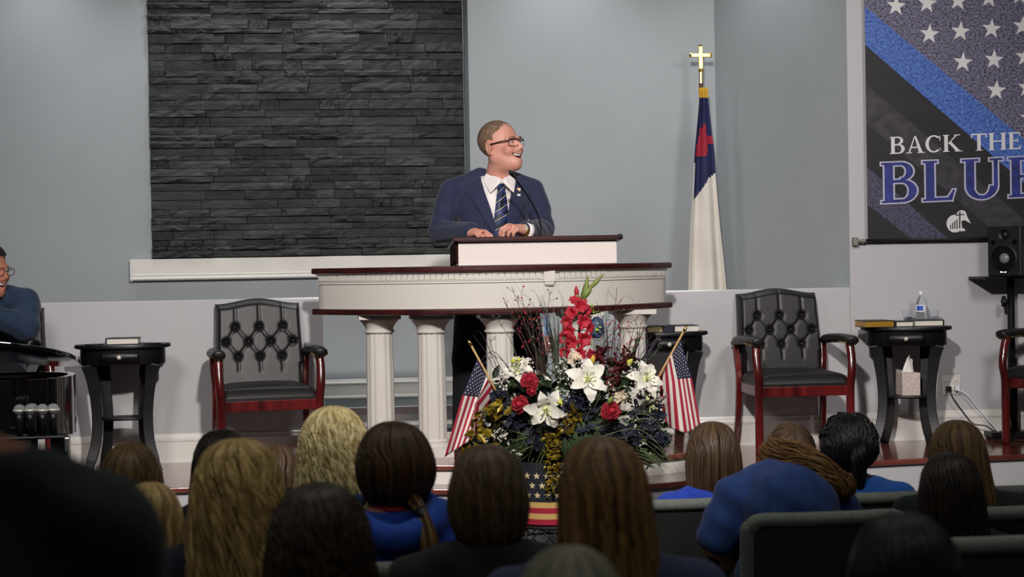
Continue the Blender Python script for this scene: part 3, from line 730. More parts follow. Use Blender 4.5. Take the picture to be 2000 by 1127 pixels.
for i in range(-6, 9):
    for j in range(-6, 5):
        x = base[0]+(i*136.5+j*147)/S2; y = base[1]+(-i*11.5+j*124)/S2
        c = bp(x, y); edge_z = A[1]+(c[0]-A[0])*k
        if c[0] < bx0+.01 or c[0] > bx1-.01 or c[1] > bzt-.03 or c[1] < edge_z+sr*1.25: continue
        prt('star', [star(c, sr, .08)], M['bnwhite'], 2)
# serif lettering from strokes; letters on a unit-high cell, thick stems and slab serifs
def arcpoly(cx, cz, rx, rz, tx, tz_, a0, a1, n=14):
    o = [(cx+rx*math.cos(math.radians(a0+(a1-a0)*i/n)), cz+rz*math.sin(math.radians(a0+(a1-a0)*i/n))) for i in range(n+1)]
    q = [(cx+(rx-tx)*math.cos(math.radians(a0+(a1-a0)*i/n)), cz+(rz-tz_)*math.sin(math.radians(a0+(a1-a0)*i/n))) for i in range(n, -1, -1)]
    return [[o[i], o[i+1], q[n-1-i], q[n-i]] for i in range(n)]
def rect(x0, z0, x1, z1): return [(x0, z0), (x1, z0), (x1, z1), (x0, z1)]
T = .17; t_ = .075
def stem(x, w=T, s=.06): return [rect(x, 0, x+w, 1), rect(x-s, 0, x+w+s, t_*.7), rect(x-s, 1-t_*.7, x+w+s, 1)]
GL = {
 'B': (.72, stem(.06)+[rect(.1, 1-t_, .4, 1), rect(.1, .49, .42, .49+t_), rect(.1, 0, .42, t_)]+arcpoly(.38, .765, .25, .235, .14, t_, -90, 90)+arcpoly(.41, .28, .29, .28, .16, t_, -90, 90)),
 'L': (.66, stem(.06)+[rect(.1, 0, .58, t_), [(.5, t_), (.58, 0), (.64, .26), (.6, .26)]]),
 'U': (.86, [rect(.1, .3, .1+T, 1), rect(.02, 1-t_*.7, .36, 1), rect(.66, .3, .74, 1), rect(.58, 1-t_*.7, .84, 1)]+arcpoly(.42, .32, .32, .33, .16, .09, 180, 360)),
 'E': (.66, stem(.06)+[rect(.1, 1-t_, .56, 1), rect(.1, .48, .46, .48+t_), rect(.1, 0, .58, t_), [(.5, 1-t_), (.57, 1-t_), (.57, .78), (.53, .78)], [(.5, t_), (.58, t_), (.63, .25), (.59, .25)], rect(.43, .4, .47, .64)]),
 'A': (.82, [[(.38, 1), (.46, 1), (.78, 0), (.6, 0)], [(.36, .95), (.42, 1), (.16, 0), (.08, 0)], rect(.2, .3, .62, .3+t_), rect(0, 0, .26, t_*.7), rect(.52, 0, .86, t_*.7)]),
 'C': (.8, arcpoly(.42, .5, .4, .51, .16, .08, 48, 312, 24)+[[(.66, .9), (.72, .98), (.74, .68), (.7, .68)], [(.66, .1), (.74, .18), (.76, .28), (.7, .2)]]),
 'K': (.86, stem(.06)+[[(.2, .44), (.3, .5), (.72, 1), (.62, 1)], [(.26, .52), (.38, .6), (.84, 0), (.64, 0)], rect(.52, 1-t_*.7, .82, 1), rect(.56, 0, .92, t_*.7)]),
 'T': (.78, [rect(.31, 0, .31+T, 1), rect(.03, 1-t_, .76, 1), rect(.24, 0, .55, t_*.7), [(.03, 1), (.1, 1), (.05, .74), (.01, .74)], [(.69, 1), (.76, 1), (.78, .74), (.74, .74)]]),
 'H': (.9, stem(.07)+stem(.64)+[rect(.2, .48, .7, .48+t_)]),
 ' ': (.34, [])}
def grow(p, g):
    c = (sum(a for a, b in p)/len(p), sum(b for a, b in p)/len(p)); n = len(p); out = []
    ar = sum(p[i][0]*p[(i+1) % n][1]-p[(i+1) % n][0]*p[i][1] for i in range(n)); sg = 1 if ar > 0 else -1
    for i in range(n):
        a, b, d = Vector(p[i-1]), Vector(p[i]), Vector(p[(i+1) % n]); e1 = (b-a).normalized(); e2 = (d-b).normalized()
        n1 = Vector((e1.y, -e1.x))*sg; n2 = Vector((e2.y, -e2.x))*sg; nn = (n1+n2)
        nn = nn.normalized() if nn.length > 1e-6 else n1; out.append(tuple(b+nn*g*min(1.6, 1/max(.4, nn.dot(n1)))))
    return out
def lettering(text, p0, p1, h0, h1, mt, layer, outline=None, sp=.06):
    # p0/p1: pixel of the baseline start and of the end of the last letter; h0/h1: letter height in pixels there
    tot = sum(GL[c][0]+sp for c in text)-sp; x = 0
    a = bp(*p0); b = bp(*p1); H = h0/FPX*9.12; sx = (b[0]-a[0])/tot
    for c in text:
        w, polys = GL[c]
        if polys:
            def tr(p): return [(a[0]+(x+u)*sx, a[1]+(b[1]-a[1])*(x+u)/tot+v*H) for u, v in p]
            if outline:
                ol = prt('letter_outline', [tr(grow(p, .034)) for p in polys], M['bnoutline'], layer, doclip=False)
                prt('letter', [tr(p) for p in polys], mt, layer+1, doclip=False)
            else: prt('letter', [tr(p) for p in polys], mt, layer, doclip=False)
        x += w+sp
lettering('BACK THE', (1738, 301), (1996, 291), 34, 34, M['bnwhite'], 4)
lettering('BLUE', (1722, 397), (2034, 383), 80, 80, M['bnletter'], 4, outline=True, sp=.1)
# church logo: white disc with bars, cross and leaf
lc = bp(*cpx(465, 985)); u_ = 1/S2/FPX*9.12
def lp(x, y): return (lc[0]+(x-465)*u_, lc[1]-(y-985)*u_)
def circ(x, y, r, a0=0, a1=360, n=28): return [lp(x+r*math.cos(math.radians(a0+(a1-a0)*i/n)), y-r*math.sin(math.radians(a0+(a1-a0)*i/n))) for i in range(n+1)]
prt('logo_disc', [circ(462, 984, 40, 45, 325), [lp(488, 930), lp(508, 926), lp(518, 950), lp(536, 985), lp(505, 968), lp(490, 962)], circ(493, 948, 24), [lp(480, 1012), lp(500, 1004), lp(512, 1016), lp(490, 1020)]], M['bnwhite'], 3)
prt('logo_bars', [[lp(x, y0), lp(x+5, y0), lp(x+5, 1008), lp(x, 1008)] for x, y0 in ((438, 990), (448, 980), (458, 972), (468, 965))]+[[lp(482, 930), lp(488, 930), lp(486, 1006), lp(480, 1006)], [lp(466, 944), lp(506, 940), lp(506, 945), lp(466, 949)]], M['bnblack'], 4)
# weighted rod, wall holder and rear pocket
MB().tube([(bx0-bcx-.01, .004, .004), (bx1-bcx+.01, .004, .004)], .0085, 12).build('bottom_rod', M['blackmetal'], ban, smooth=True)
MB().tube([(bx0-bcx-.01, .004, bzt-bzb), (bx1-bcx+.01, .004, bzt-bzb)], .012, 12).build('top_rod', M['blackmetal'], ban, smooth=True)
hx = bx0-bcx-.012
m = MB().tube([(hx, .002, .002), (hx-.05, .006, .0)], [.006, .006], 10).tube([(hx-.008, .002, .002), (hx-.022, .002, .002)], .012, 12).tube([(hx-.03, .004, .002), (hx-.04, .004, .002)], .011, 12)
m.box((hx-.068, .0, -.024), (hx-.045, .049, .024)); m.build('rod_bracket', mat('grey_clip', '8d8a82', .4, .5), ban, bevel=.003)
# ------------------------------------------------------------------ loudspeaker and stand
SY = 8.78; sp0 = at(1929, 540, SY+.07); spw = .195; sph = at(1929, 443, SY+.07).z-sp0.z
spk = thing('loudspeaker', 'black studio monitor loudspeaker with two lit indicators, on a stand', 'loudspeaker', (sp0.x+spw/2*.707, SY, sp0.z), -45)
MB().box((-spw/2, 0, 0), (spw/2, .22, sph)).build('cabinet', M['blackplastic'], spk, bevel=.008)
wz = sph*.36
cn = MB().lathe([(.075, 0), (.075, .006), (.068, .008), (.064, .0), (.046, -.012), (.03, -.02)], (0, 0, wz), 36, R=Rx(90)).build('woofer', M['blackmetal'], spk, smooth=True, auto=50)
MB().ball((0, .005, wz), (.03, .018, .03), 20, 10).build('dust_cap', mat('grey_cone_cap', '77797b', .3), cn, smooth=True)
MB().lathe([(.03, 0), (.03, .005), (.018, .0), (.012, .004)], (0, 0, sph*.83), 28, R=Rx(90)).build('tweeter', M['blackmetal'], spk, smooth=True, auto=50)
for sx in (-.062, .062): MB().lathe([(.014, 0), (.014, .003), (.010, -.006)], (sx, 0, sph*.68), 18, R=Rx(90)).build('bass_port', M['piano'], spk, smooth=True, auto=50)
led = mat('lit_indicator', 'd8f4ff', .3, emit=2.2)
for sx in (-.016, .004): MB().cbox((sx, -.002, sph*.09), (.013, .004, .008)).build('indicator', led, spk, bevel=.001)
# stand
bz = ZW; stx = at(1976, 700, SY+.17).x
sd_ = thing('loudspeaker_stand', 'black tubular stand with a flat base carrying the loudspeaker', 'stand', (stx, SY+.17, bz))
tz0 = sp0.z-bz
MB().box((at(1925, 540, SY).x-stx, -.16, tz0-.014), (at(1925, 540, SY).x-stx+.34, .08, tz0-.001)).build('tray', M['blackmetal'], sd_, bevel=.003)
MB().tube([(0, 0, .03), (0, 0, tz0-.012)], .021, 16).build('pole', M['blackmetal'], sd_, smooth=True)
MB().tube([(.004, 0, .03), (.004, 0, tz0*.5)], .027, 16).build('outer_tube', M['blackmetal'], sd_, smooth=True)
MB().tube([(-.06, -.02, tz0-.145), (-.02, -.015, tz0-.145)], [.018, .012], 10).tube([(-.05, -.02, tz0-.115), (-.05, -.02, tz0-.175)], [.012, .016], 8).build('clamp_knob', M['blackplastic'], sd_, smooth=True)
MB().box((-.145, -.045, .018), (.16, .065, .045)).build('base_plate', M['blackmetal'], sd_, bevel=.004)
for sx, sy in ((-.12, -.03), (.14, -.03), (-.12, .05), (.14, .05)): MB().tube([(sx, sy, 0), (sx, sy, .02)], [.004, .008], 8).build('foot', M['blackmetal'], sd_)
w0 = Vector((stx-.035, SY+.1, bz+tz0-.17))
tag(MB(w0).tube(cr([w0, w0+Vector((.005, 0, -.15)), w0+Vector((-.006, .01, -.34)), w0+Vector((-.002, .02, -.6)), w0+Vector((.0, .0, -.68)), (w0.x+.02, w0.y, ZW+.05)], 6), .0035, 6).build('speaker_cable', M['blackplastic'], None, smooth=True), 'thin black cable hanging down beside the loudspeaker stand', 'cable')
# ------------------------------------------------------------------ grand piano tail at the left
py = 7.2
pt_ = at(137, 705, py); rim_x = at(128, 800, py).x; rz1 = at(60, 741, py).z; rz0 = at(60, 858, py).z
pn = thing('grand_piano', 'glossy black grand piano with its lid raised, cut off by the left frame edge', 'piano', (rim_x-.9, py+.25, 0))
def ptail(x1, d, y0, n=26):                      # rounded tail, open towards -X
    pts = [(x1-1.9, y0+d)]
    for i in range(n+1):
        t = math.pi/2-math.pi*i/n; pts.append((x1-.28+.28*math.copysign(abs(math.cos(t))**.8, math.cos(t)), y0+d/2+d/2*math.copysign(abs(math.sin(t))**.8, math.sin(t))))
    return pts+[(x1-1.9, y0)]
O = Vector((rim_x-.9, py+.25, 0))
def pnm(): return MB(O)
out = ptail(rim_x, .62, py-.06); inn = ptail(rim_x-.03, .56, py-.03)
m = pnm(); n = len(out)
vs = [(x, y, z) for z in (rz0, rz1) for x, y in out]+[(x, y, z) for z in (rz0+.02, rz1) for x, y in inn]
fs = [(i, (i+1) % n, n+(i+1) % n, n+i) for i in range(n)]+[(2*n+i, 3*n+i, 3*n+(i+1) % n, 2*n+(i+1) % n) for i in range(n)]+[(n+i, n+(i+1) % n, 3*n+(i+1) % n, 3*n+i) for i in range(n)]+[tuple(range(n)), tuple(range(2*n, 3*n))]
m.add(vs, fs).build('case', M['piano'], pn, smooth=True, auto=40)
pnm().prism(inn, rz1-.05, rz1-.045).build('soundboard', mat('soundboard', '6b4a22', .4), pn)
lz = at(60, 705, py).z
lo_ = ptail(pt_.x, .66, py-.1)
m = pnm(); n = len(lo_)
zf_, zb_ = at(60, 681, py-.1).z, at(60, 717, py+.56).z
def lidz(x, y, t): return zf_+(zb_-zf_)*(y-(py-.1))/.66-(x-at(60, 700, py).x)*.12+t
m.add([(x, y, lidz(x, y, 0)) for x, y in lo_]+[(x, y, lidz(x, y, .02)) for x, y in lo_], [tuple(range(n)), tuple(range(2*n-1, n-1, -1))]+[(i, (i+1) % n, n+(i+1) % n, n+i) for i in range(n)])
m.build('lid', M['piano'], pn, bevel=.004)
pnm().tube([(rim_x-.5, py+.1, rz1-.04), (rim_x-.47, py+.1, lz+.03)], .01, 8).build('lid_prop', M['piano'], pn, smooth=True)
lx = at(118, 870, py+.1).x
pnm().tube([(lx, py+.1, rz0+.01), (lx, py+.1, .45), (lx, py+.1, .12)], [.055, .045, .035], 4).build('leg', M['piano'], pn, bevel=.006)
pnm().tube([(lx, py+.1, .12), (lx, py+.1, .06)], .02, 12).tube([(lx-.015, py+.1, .035), (lx+.015, py+.1, .035)], .035, 16).build('caster', M['brass'], pn, smooth=True, auto=40)
pnm().box((lx+.03, py+.02, rz0-.06), (lx+.05, py+.06, rz0-.0)).build('lyre_bracket', M['chrome'], pn, bevel=.003)
# handheld microphones standing in a rack in front of the piano
my = 6.95
rk0 = at(40, 893, my); rk = thing('microphone_rack', 'black rack holding handheld microphones in front of the piano', 'rack', (at(68, 890, my).x, my, 0))
ro = rk.location.copy(); zr_ = at(68, 850, my).z
m = MB(ro); m.box((ro.x-.13, my-.06, zr_-.012), (ro.x+.13, my+.06, zr_)).build('tray', M['blackplastic'], rk, bevel=.004)
MB(ro).tube([(ro.x, my, .02), (ro.x, my, zr_)], .014, 12).build('pole', M['blackmetal'], rk, smooth=True)
MB(ro).lathe([(.13, 0), (.13, .012), (.03, .024)], (ro.x, my, 0), 28).build('base', M['blackmetal'], rk, smooth=True, auto=40)
M['grille'] = mat('silver_mesh_grille', '9aa09d', .5, .5, bump=.6, bscale=500)
gk = [('leftmost', 38, 801, 0), ('second from left', 59, 800, -.03), ('middle rear', 63, 799, .04), ('second from right', 83, 800, -.02), ('rightmost', 104, 799, .01)]
for w_, x, y, dy in gk:
    p = at(x, y, my+dy); mc = thing('handheld_microphone', f'black handheld microphone with silver grille, {w_} of the five in the rack', 'microphone', (p.x, my+dy, zr_), 0, 'handheld microphones in the rack')
    h = p.z-zr_
    MB().tube([(0, 0, 0), (0, 0, h*.6), (0, 0, h-.02)], [.012, .0145, .02], 14).build('handle', M['blackplastic'], mc, smooth=True)
    g = MB().ball((0, 0, h), (.0255, .0255, .024), 18, 10).build('grille', M['grille'], mc, smooth=True)
    MB().lathe([(.0262, h-.007), (.027, h-.002), (.0262, h+.002)], n=20).build('ring', M['silver'], mc, smooth=True)
# ------------------------------------------------------------------ people
def head_prims():                                # 0.24 m tall head, eye level near 0, facing -Y
    P = [el((0, .018, .034), (.077, .096, .084), .02), el((0, -.03, -.028), (.061, .066, .086), .03)]
    for s in (-1, 1):
        P += [rc((s*.046, .005, -.055), (s*.012, -.064, -.09), .03, .022, .03), el((s*.037, -.068, -.03), (.025, .023, .024), .016),
              rc((s*.046, -.074, .02), (s*.012, -.088, .022), .009, .010, .012),
              el((s*.083, .016, -.006), (.0095, .023, .036), .004, np.array(Matrix.Rotation(s*.5, 3, 'Z'))), rc((s*.072, -.002, -.026), (s*.076, .004, -.036), .007, .007, .006)]
    P += [el((0, -.074, -.097), (.022, .018, .018), .02), el((0, -.022, -.106), (.042, .05, .022), .03), rc((0, -.089, .016), (0, -.111, -.024), .0085, .0125, .012), el((-.013, -.1, -.035), (.0105, .012, .009), .006), el((.013, -.1, -.035), (.0105, .012, .009), .006),
          rc((0, -.094, -.05), (0, -.094, -.055), .01, .01, .015),
          rc((-.031, -.08, -.047), (0, -.099, -.053), .006, .0075, .006), rc((.031, -.08, -.047), (0, -.099, -.053), .006, .0075, .006),
          rc((-.028, -.081, -.066), (0, -.092, -.083), .006, .008, .006), rc((.028, -.081, -.066), (0, -.092, -.083), .006, .008, .006)]
    S = [el((-.032, -.103, .003), (.017, .02, .0105), .008), el((.032, -.103, .003), (.017, .02, .0105), .008)]
    for s in (-1, 1): S += [el((s*.093, .012, -.002), (.0075, .013, .022), .004)]
    return P, S
MOUTH = [rc((0, -.101, -.0655), (.033, -.085, -.0505), .0105, .0035, .003), rc((0, -.101, -.0655), (-.033, -.085, -.0505), .0105, .0035, .003)]
HP, HS = head_prims()
def xf(f, s, R, t):                              # put a head-frame field into a body frame
    R = np.array(R); t = np.array(t); return lambda P: s*f(((P-t)@R)/s)
def smin(f, g, k):
    def r(P):
        a, b = f(P), g(P); h = np.clip(.5+.5*(b-a)/k, 0, 1); return b*(1-h)+a*h-k*h*(1-h)
    return r
def hand_prims(w, d, up, side, curl=(25, 45, 35), s=1., spread=4):
    """five-fingered hand: wrist w, pointing along d, back of the hand towards up, thumb on +side*lateral"""
    d = Vector(d).normalized(); up = Vector(up); up = (up-d*up.dot(d)).normalized(); lat = d.cross(up).normalized()*side; w = Vector(w)
    def q(x, y, z): return np.array(w+(d*x+lat*y+up*z)*s)
    P = [rc(q(-.03, 0, 0), q(.02, 0, 0), .027*s, .026*s, .01), rc(q(.02, .014, 0), q(.078, .026, .004), .02*s, .0145*s, .012), rc(q(.02, -.012, 0), q(.074, -.026, .0), .02*s, .0135*s, .012), rc(q(.03, 0, .003), q(.08, 0, .006), .02*s, .0145*s, .012)]
    for k, (yy, ln, r) in enumerate(((.031, .07, .0098), (.010, .078, .0102), (-.011, .073, .0098), (-.031, .058, .0088))):
        a = math.radians(6); p = Vector((.084-.004*k*(k > 1), yy, .005)); ang = 0; sp = math.radians((1.5-k)*spread)
        segs = (.46, .31, .23)
        for j in range(3):
            ang += math.radians(curl[j]+k*3); L_ = ln*segs[j]*1.15
            p2 = p+Vector((math.cos(ang)*math.cos(sp), math.cos(ang)*math.sin(sp), -math.sin(ang)))*L_
            P.append(rc(q(*p), q(*p2), r*(1-.09*j)*s, r*(.93-.1*j)*s, .004)); p = p2
    P += [rc(q(.018, .022, -.006), q(.05, .048, -.016), .016*s, .0125*s, .012), rc(q(.05, .048, -.016), q(.078, .05, -.026), .0115*s, .0105*s, .004), rc(q(.078, .05, -.026), q(.098, .042, -.034), .0103*s, .008*s, .004)]
    return P
def joinmesh(name, pieces, mats, parent):        # pieces: (verts, faces, matidx)
    V, F, MI, n = [], [], [], 0
    for v, f, mi in pieces: V.append(v); F.append(f+n); MI.append(np.zeros(len(f), int) if mi is None else mi); n += len(v)
    return npmesh(name, np.concatenate(V), np.concatenate(F), mats, parent, np.concatenate(MI))
def rnd_attr(o, vals):
    a = o.data.attributes.new('rnd', 'FLOAT', 'POINT'); a.data.foreach_set('value', np.asarray(vals, np.float32))
def locks(name, PTS, NRM, w, mt, parent, rnd, flat=.45):      # PTS (N,K,3) strand centre lines -> tapered ribbons
    N, K, _ = PTS.shape; T_ = np.gradient(PTS, axis=1); T_ /= np.linalg.norm(T_, axis=2, keepdims=True)+1e-9
    side = np.cross(T_, NRM); side /= np.linalg.norm(side, axis=2, keepdims=True)+1e-9; nn = np.cross(side, T_)
    tt = np.linspace(0, 1, K); tp = np.minimum(1, .35+tt*4)*np.clip((1.02-tt)*3.5, .12, 1); W_ = (w[:, None]*tp[None])[..., None]
    V = np.stack([PTS+side*W_, PTS+nn*W_*flat, PTS-side*W_, PTS-nn*W_*flat], 2).reshape(-1, 3)
    i = np.arange(N)[:, None, None]; k = np.arange(K-1)[None, :, None]; c = np.arange(4)[None, None, :]; b = (i*K+k)*4
    F = np.stack([b+c, b+(c+1) % 4, b+4+(c+1) % 4, b+4+c], -1).reshape(-1, 4)
    return V, F, np.repeat(rnd, K*4)
def lev(L, s):                                   # interpolate level table smoothly; s in 0..1
    A = np.array(L, float); x = np.linspace(0, 1, len(A)); return np.stack([np.interp(s, x, A[:, j]) for j in range(A.shape[1])], -1)
def smooth_levels(L, n=40):
    P = cr([Vector(l[:3]) for l in L], 6); Q = cr([Vector((l[3], l[4], 0)) for l in L], 6)
    return [(p[0], p[1], p[2], q[0], q[1]) for p, q in zip(P, Q)]
def hair(parent, levels, mt, n=420, w=.006, wave=0, freq=3, curl=0, face=58, seed=0, sc=1, R=None, t=(0, 0, 0), ragged=.15, thick=.01, partx=0, name='hair', K=14, shell=.95):
    n = int(n*1.25); w *= .9
    r = np.random.default_rng(seed); L = smooth_levels(levels)   # (z, rx, ry, cx, cy), crown first; face towards +Y
    def pos(phi, s, k=1.):
        l = lev(L, s); z, rx, ry, cx, cy = [l[..., j] for j in range(5)]
        f = np.clip((.085-z)/.05, 0, 1); f = f*f*(3-2*f)         # below the hairline keep clear of the face
        ph = (phi+math.pi/2+math.pi) % (2*math.pi)-math.pi        # 0 at the back
        ph = ph*(1-f*face/180.); a = ph-math.pi/2
        return np.stack([cx+rx*k*np.cos(a), cy+ry*k*np.sin(a), z], -1), np.stack([np.cos(a), np.sin(a), np.full_like(a, .25)], -1)
    phi = r.uniform(0, 2*math.pi, n)[:, None]+np.zeros(K); s = np.linspace(0.02, 1, K)[None]*(1-ragged*r.random(n)[:, None])
    depth = 1-.10*r.random(n)[:, None]**2
    tt = np.linspace(0, 1, K)[None]; drift = r.normal(0, .10, n)[:, None]*tt
    p, nn = pos(phi+drift, s, depth)
    c_ = phi[:, :1]; ph0 = 6*np.sin(c_*4.3+seed)+2.5*np.sin(c_*11+2*seed)+r.normal(0, .55, n)[:, None]; fr = freq*(1+.12*np.sin(c_*5+seed)); g = np.clip(tt*1.8-.25, 0, 1)
    side = np.stack([-nn[..., 1], nn[..., 0], 0*nn[..., 0]], -1)
    p = p+side*(wave*g*np.sin(fr*6.28*tt+ph0))[..., None]+nn*((wave*.6)*g*np.cos(fr*6.28*tt+ph0))[..., None]
    if curl: p = p+r.normal(0, curl, p.shape)*.25
    ww = w*r.uniform(.6, 1.4, n); rv = np.clip(.45+.28*np.sin(c_[:, 0]*13+seed)+.22*np.sin(c_[:, 0]*29+2*seed)+r.normal(0, .18, n), 0, 1)
    V, F, A = locks(name, p, nn, ww, mt, parent, rv)
    ns, npz = 36, 30; pp, ss = np.meshgrid(np.linspace(0, 2*math.pi, ns+1)-math.pi/2-math.pi, np.linspace(0, .93, npz), indexing='ij')
    pp = pp+1e-4; pp[-1] = pp[-1]-2e-4
    sv, _ = pos(pp, ss, shell); sv = sv.reshape(-1, 3); i, j = np.meshgrid(np.arange(ns), np.arange(npz-1), indexing='ij'); b = (i*npz+j).ravel()
    sf = np.stack([b, b+npz, b+npz+1, b+1], 1)
    sr_ = np.repeat(.25+.2*r.random(ns+1), npz)
    V2 = np.concatenate([V, sv])*sc; F2 = np.concatenate([F, sf+len(V)]); A2 = np.concatenate([A, sr_])
    if R is not None: V2 = V2@np.array(R).T
    o = npmesh(name, V2+np.array(t), F2, mt, parent); rnd_attr(o, A2); return o
def tail(parent, path, rad, mt, n=90, w=.004, seed=0, name='ponytail', wave=0, amp=0):
    r = np.random.default_rng(seed); P = np.array([list(p) for p in cr(path, 6)]); K = len(P); x = np.linspace(0, 1, len(rad)); R_ = np.interp(np.linspace(0, 1, K), x, rad)
    a = r.uniform(0, 6.28, n); q = np.sqrt(r.random(n)); T_ = np.gradient(P, axis=0); T_ /= np.linalg.norm(T_, axis=1, keepdims=True)
    u = np.cross(T_, [0, 1, .1]); u /= np.linalg.norm(u, axis=1, keepdims=True); v = np.cross(T_, u)
    aa = a[:, None]+np.linspace(0, 1.2, K)[None]*r.normal(0, .5, n)[:, None]+wave*np.sin(np.linspace(0, 9, K))[None]
    off = (np.cos(aa)[..., None]*u+np.sin(aa)[..., None]*v); pts = P[None]+off*(R_[None, :, None]*q[:, None, None])
    pts = pts+u[None]*(amp*np.sin(np.linspace(0, 14, K)[None]+r.uniform(0, 6.28, n)[:, None]))[..., None]+v[None]*(amp*np.cos(np.linspace(0, 14, K)[None]+r.uniform(0, 6.28, n)[:, None]))[..., None]
    V, F, A = locks(name, pts, off, w*r.uniform(.7, 1.3, n), mt, parent, r.random(n)); o = npmesh(name, V, F, mt, parent); rnd_attr(o, A); return o
def hm(name, c1, c2, rough=.42): return mat(name, c1, rough, col2=c2, attr='rnd', spec=.35)
HM = dict(lbrown=hm('light_brown_hair', '4a3822', '80653f'), blond=hm('blond_hair', '7d6438', 'd0b273'), dark=hm('dark_brown_hair', '17110d', '2e2219'), curlyblond=hm('pale_blond_hair', '9c8856', 'e4d6a0'),
    brown=hm('brown_hair', '2a1c12', '5e442a'), curlydark=hm('dark_curly_hair', '1c130c', '46321f'), mid=hm('mid_brown_hair', '34271b', '5a4733'), goldbrown=hm('brown_hair_with_gold', '3c2917', '9a7443'), grey=hm('grey_hair', '5a584c', '86836f'), black=hm('black_hair', '07080a', '16161a'), nearblack=hm('shadowed_dark_hair', '0e0d09', '1d1a12'), mousy=hm('mousy_brown_hair', '3d3023', '6b553b'))
# ---- the speaker -------------------------------------------------------------
SPY = 8.72; spx = at(963, 500, SPY).x
man = thing('person', 'smiling man with glasses in a navy suit and blue tie standing behind the lectern', 'person', (spx, SPY, ZP))
hs, hR, ht = 1.13, np.array(Rz(46) @ Rx(-6) @ Ry(-4)), (.046, -.075, 1.582)
body = [el((0, .01, 1.19), (.155, .10, .2), .02), el((0, .03, .97), (.16, .12, .2), .04), el((0, .05, .84), (.15, .12, .13), .04),
        rc((.02, .02, 1.3), (.045, -.045, 1.5), .078, .068, .04)]
arms = []
for s in (-1, 1):
    e = (s*.275-.005, .0, 1.135); w_ = ((-.15, -.29, 1.125) if s < 0 else (.135, -.29, 1.13))
    arms += [rc((s*.06, .015, 1.335), (s*.2, .005, 1.325), .04, .04, .02), rc((s*.205, .005, 1.325), e, .044, .042, .01), rc(e, w_, .048, .03, .02)]
legs = []
for s in (-1, 1): legs += [rc((s*.1+.015, .05, .82), (s*.165+.03, .05, .45), .095, .065, .03), rc((s*.165+.03, .05, .45), (s*.185+.03, .07, .08), .06, .042, .02), rc((s*.185+.03, .08, .05), (s*.205+.03, -.11, .035), .042, .034, .02)]
HL = xf(sdf(HP, HS+MOUTH), hs, hR, ht)
neck = sdf([rc((.02, .0, 1.33), (.05, -.055, 1.5), .073, .07, .03)])
headf = smin(HL, neck, .03)
mf = sdf(MOUTH)
def face_mi(C_):
    Q = ((C_-np.array(ht))@hR)/hs; d = mf(Q); mi = np.zeros(len(Q), int); mi[(d < .0042)] = 1; mi[(d < .0010) & (Q[:, 1] > -.093)] = 2; return mi
v1, f1 = nets(headf, (-.1, -.3, 1.36), (.22, .12, 1.74), .003)
c1 = v1[f1].mean(1)
v2, f2 = nets(sdf(body+arms+legs), (-.4, -.36, 0), (.4, .25, 1.45), .016)
h1 = sdf(hand_prims((-.15, -.29, 1.12), (.62, -.75, -.08), (0, -.1, 1), -1, (28, 50, 40), 1.05)); h2 = sdf(hand_prims((.135, -.29, 1.128), (-.75, -.55, .1), (0, -.35, 1), 1, (35, 55, 40), 1.08))
v3, f3 = nets(h1, (-.24, -.5, 1.0), (.02, -.22, 1.2), .0035); v4, f4 = nets(h2, (-.08, -.48, 1.0), (.2, -.22, 1.24), .0035)
joinmesh('body', [(v1, f1, face_mi(c1)), (v2, f2, None), (v3, f3, None), (v4, f4, None)], [M['skin'], M['lip'], M['mouth']], man)
# hair: short, receding, thinner on top
hfield = sdf(HP[:1], [], .0)
hd = sdf(HP, HS)
def hairreg(P):
    Q = ((P-np.array(ht))@hR)/hs; x, y, z = Q.T; d = hd(Q)-.0022-.003*np.clip((y+.02)/.06, 0, 1)
    lineside = np.where(z > .075, -.045-(z-.075)*0, np.where(z > .02, -.012-.03*np.clip((z-.045)/.03, 0, 1), .004))   # front limit in y
    reg = np.maximum(lineside-y+.012*np.sin(x*260)*.3, -(z+.012)+np.where(y > .035, -.065*np.clip((y-.035)/.03, 0, 1), 0))
    ear = np.sqrt(((np.abs(x)-.078)/.9)**2+((y-.01))**2+((z+.008)*.75)**2)-.03
    return hs*np.maximum(np.maximum(d, reg), -ear)
M['shorthair'] = mat('short_greying_hair', '6b5140', .75, col2='8c735f', vscale=60, bump=.6, bscale=260)
sdfobj('hair', hairreg, (-.1, -.25, 1.42), (.22, .1, 1.74), .004, M['shorthair'], man)
def hp(x, y, z): return Vector(hR@(np.array((x, y, z))*hs)+np.array(ht))
for s in (-1, 1):
    ey = MB().ball(hp(s*.031, -.079, .004), .0098*hs, 14, 10).build('eye', M['eye'], man, smooth=True)
    MB().ball(hp(s*.031+.002, -.0862, .003), .0046*hs, 10, 8).build('iris', M['iris'], ey, smooth=True)
    MB().tube([hp(s*.05, -.082, .022), hp(s*.032, -.095, .027), hp(s*.014, -.098, .024)], [.002, .0036, .0025], 6).build('eyebrow', M['shorthair'], man, smooth=True)
    MB().tube(cr([hp(s*.044, -.082, .003), hp(s*.032, -.089, .0085), hp(s*.019, -.087, .003)], 5), .0038, 6).build('eyelid', M['skin'], man, smooth=True)
m = MB(); m.grid(lambda u, v: hp((2*u-1)*.026, -.0955+.012*(2*u-1)**2, -.0555-.008*v+.008*(2*u-1)**2), 10, 2); m.build('teeth', M['teeth'], man, smooth=True, solid=.003)
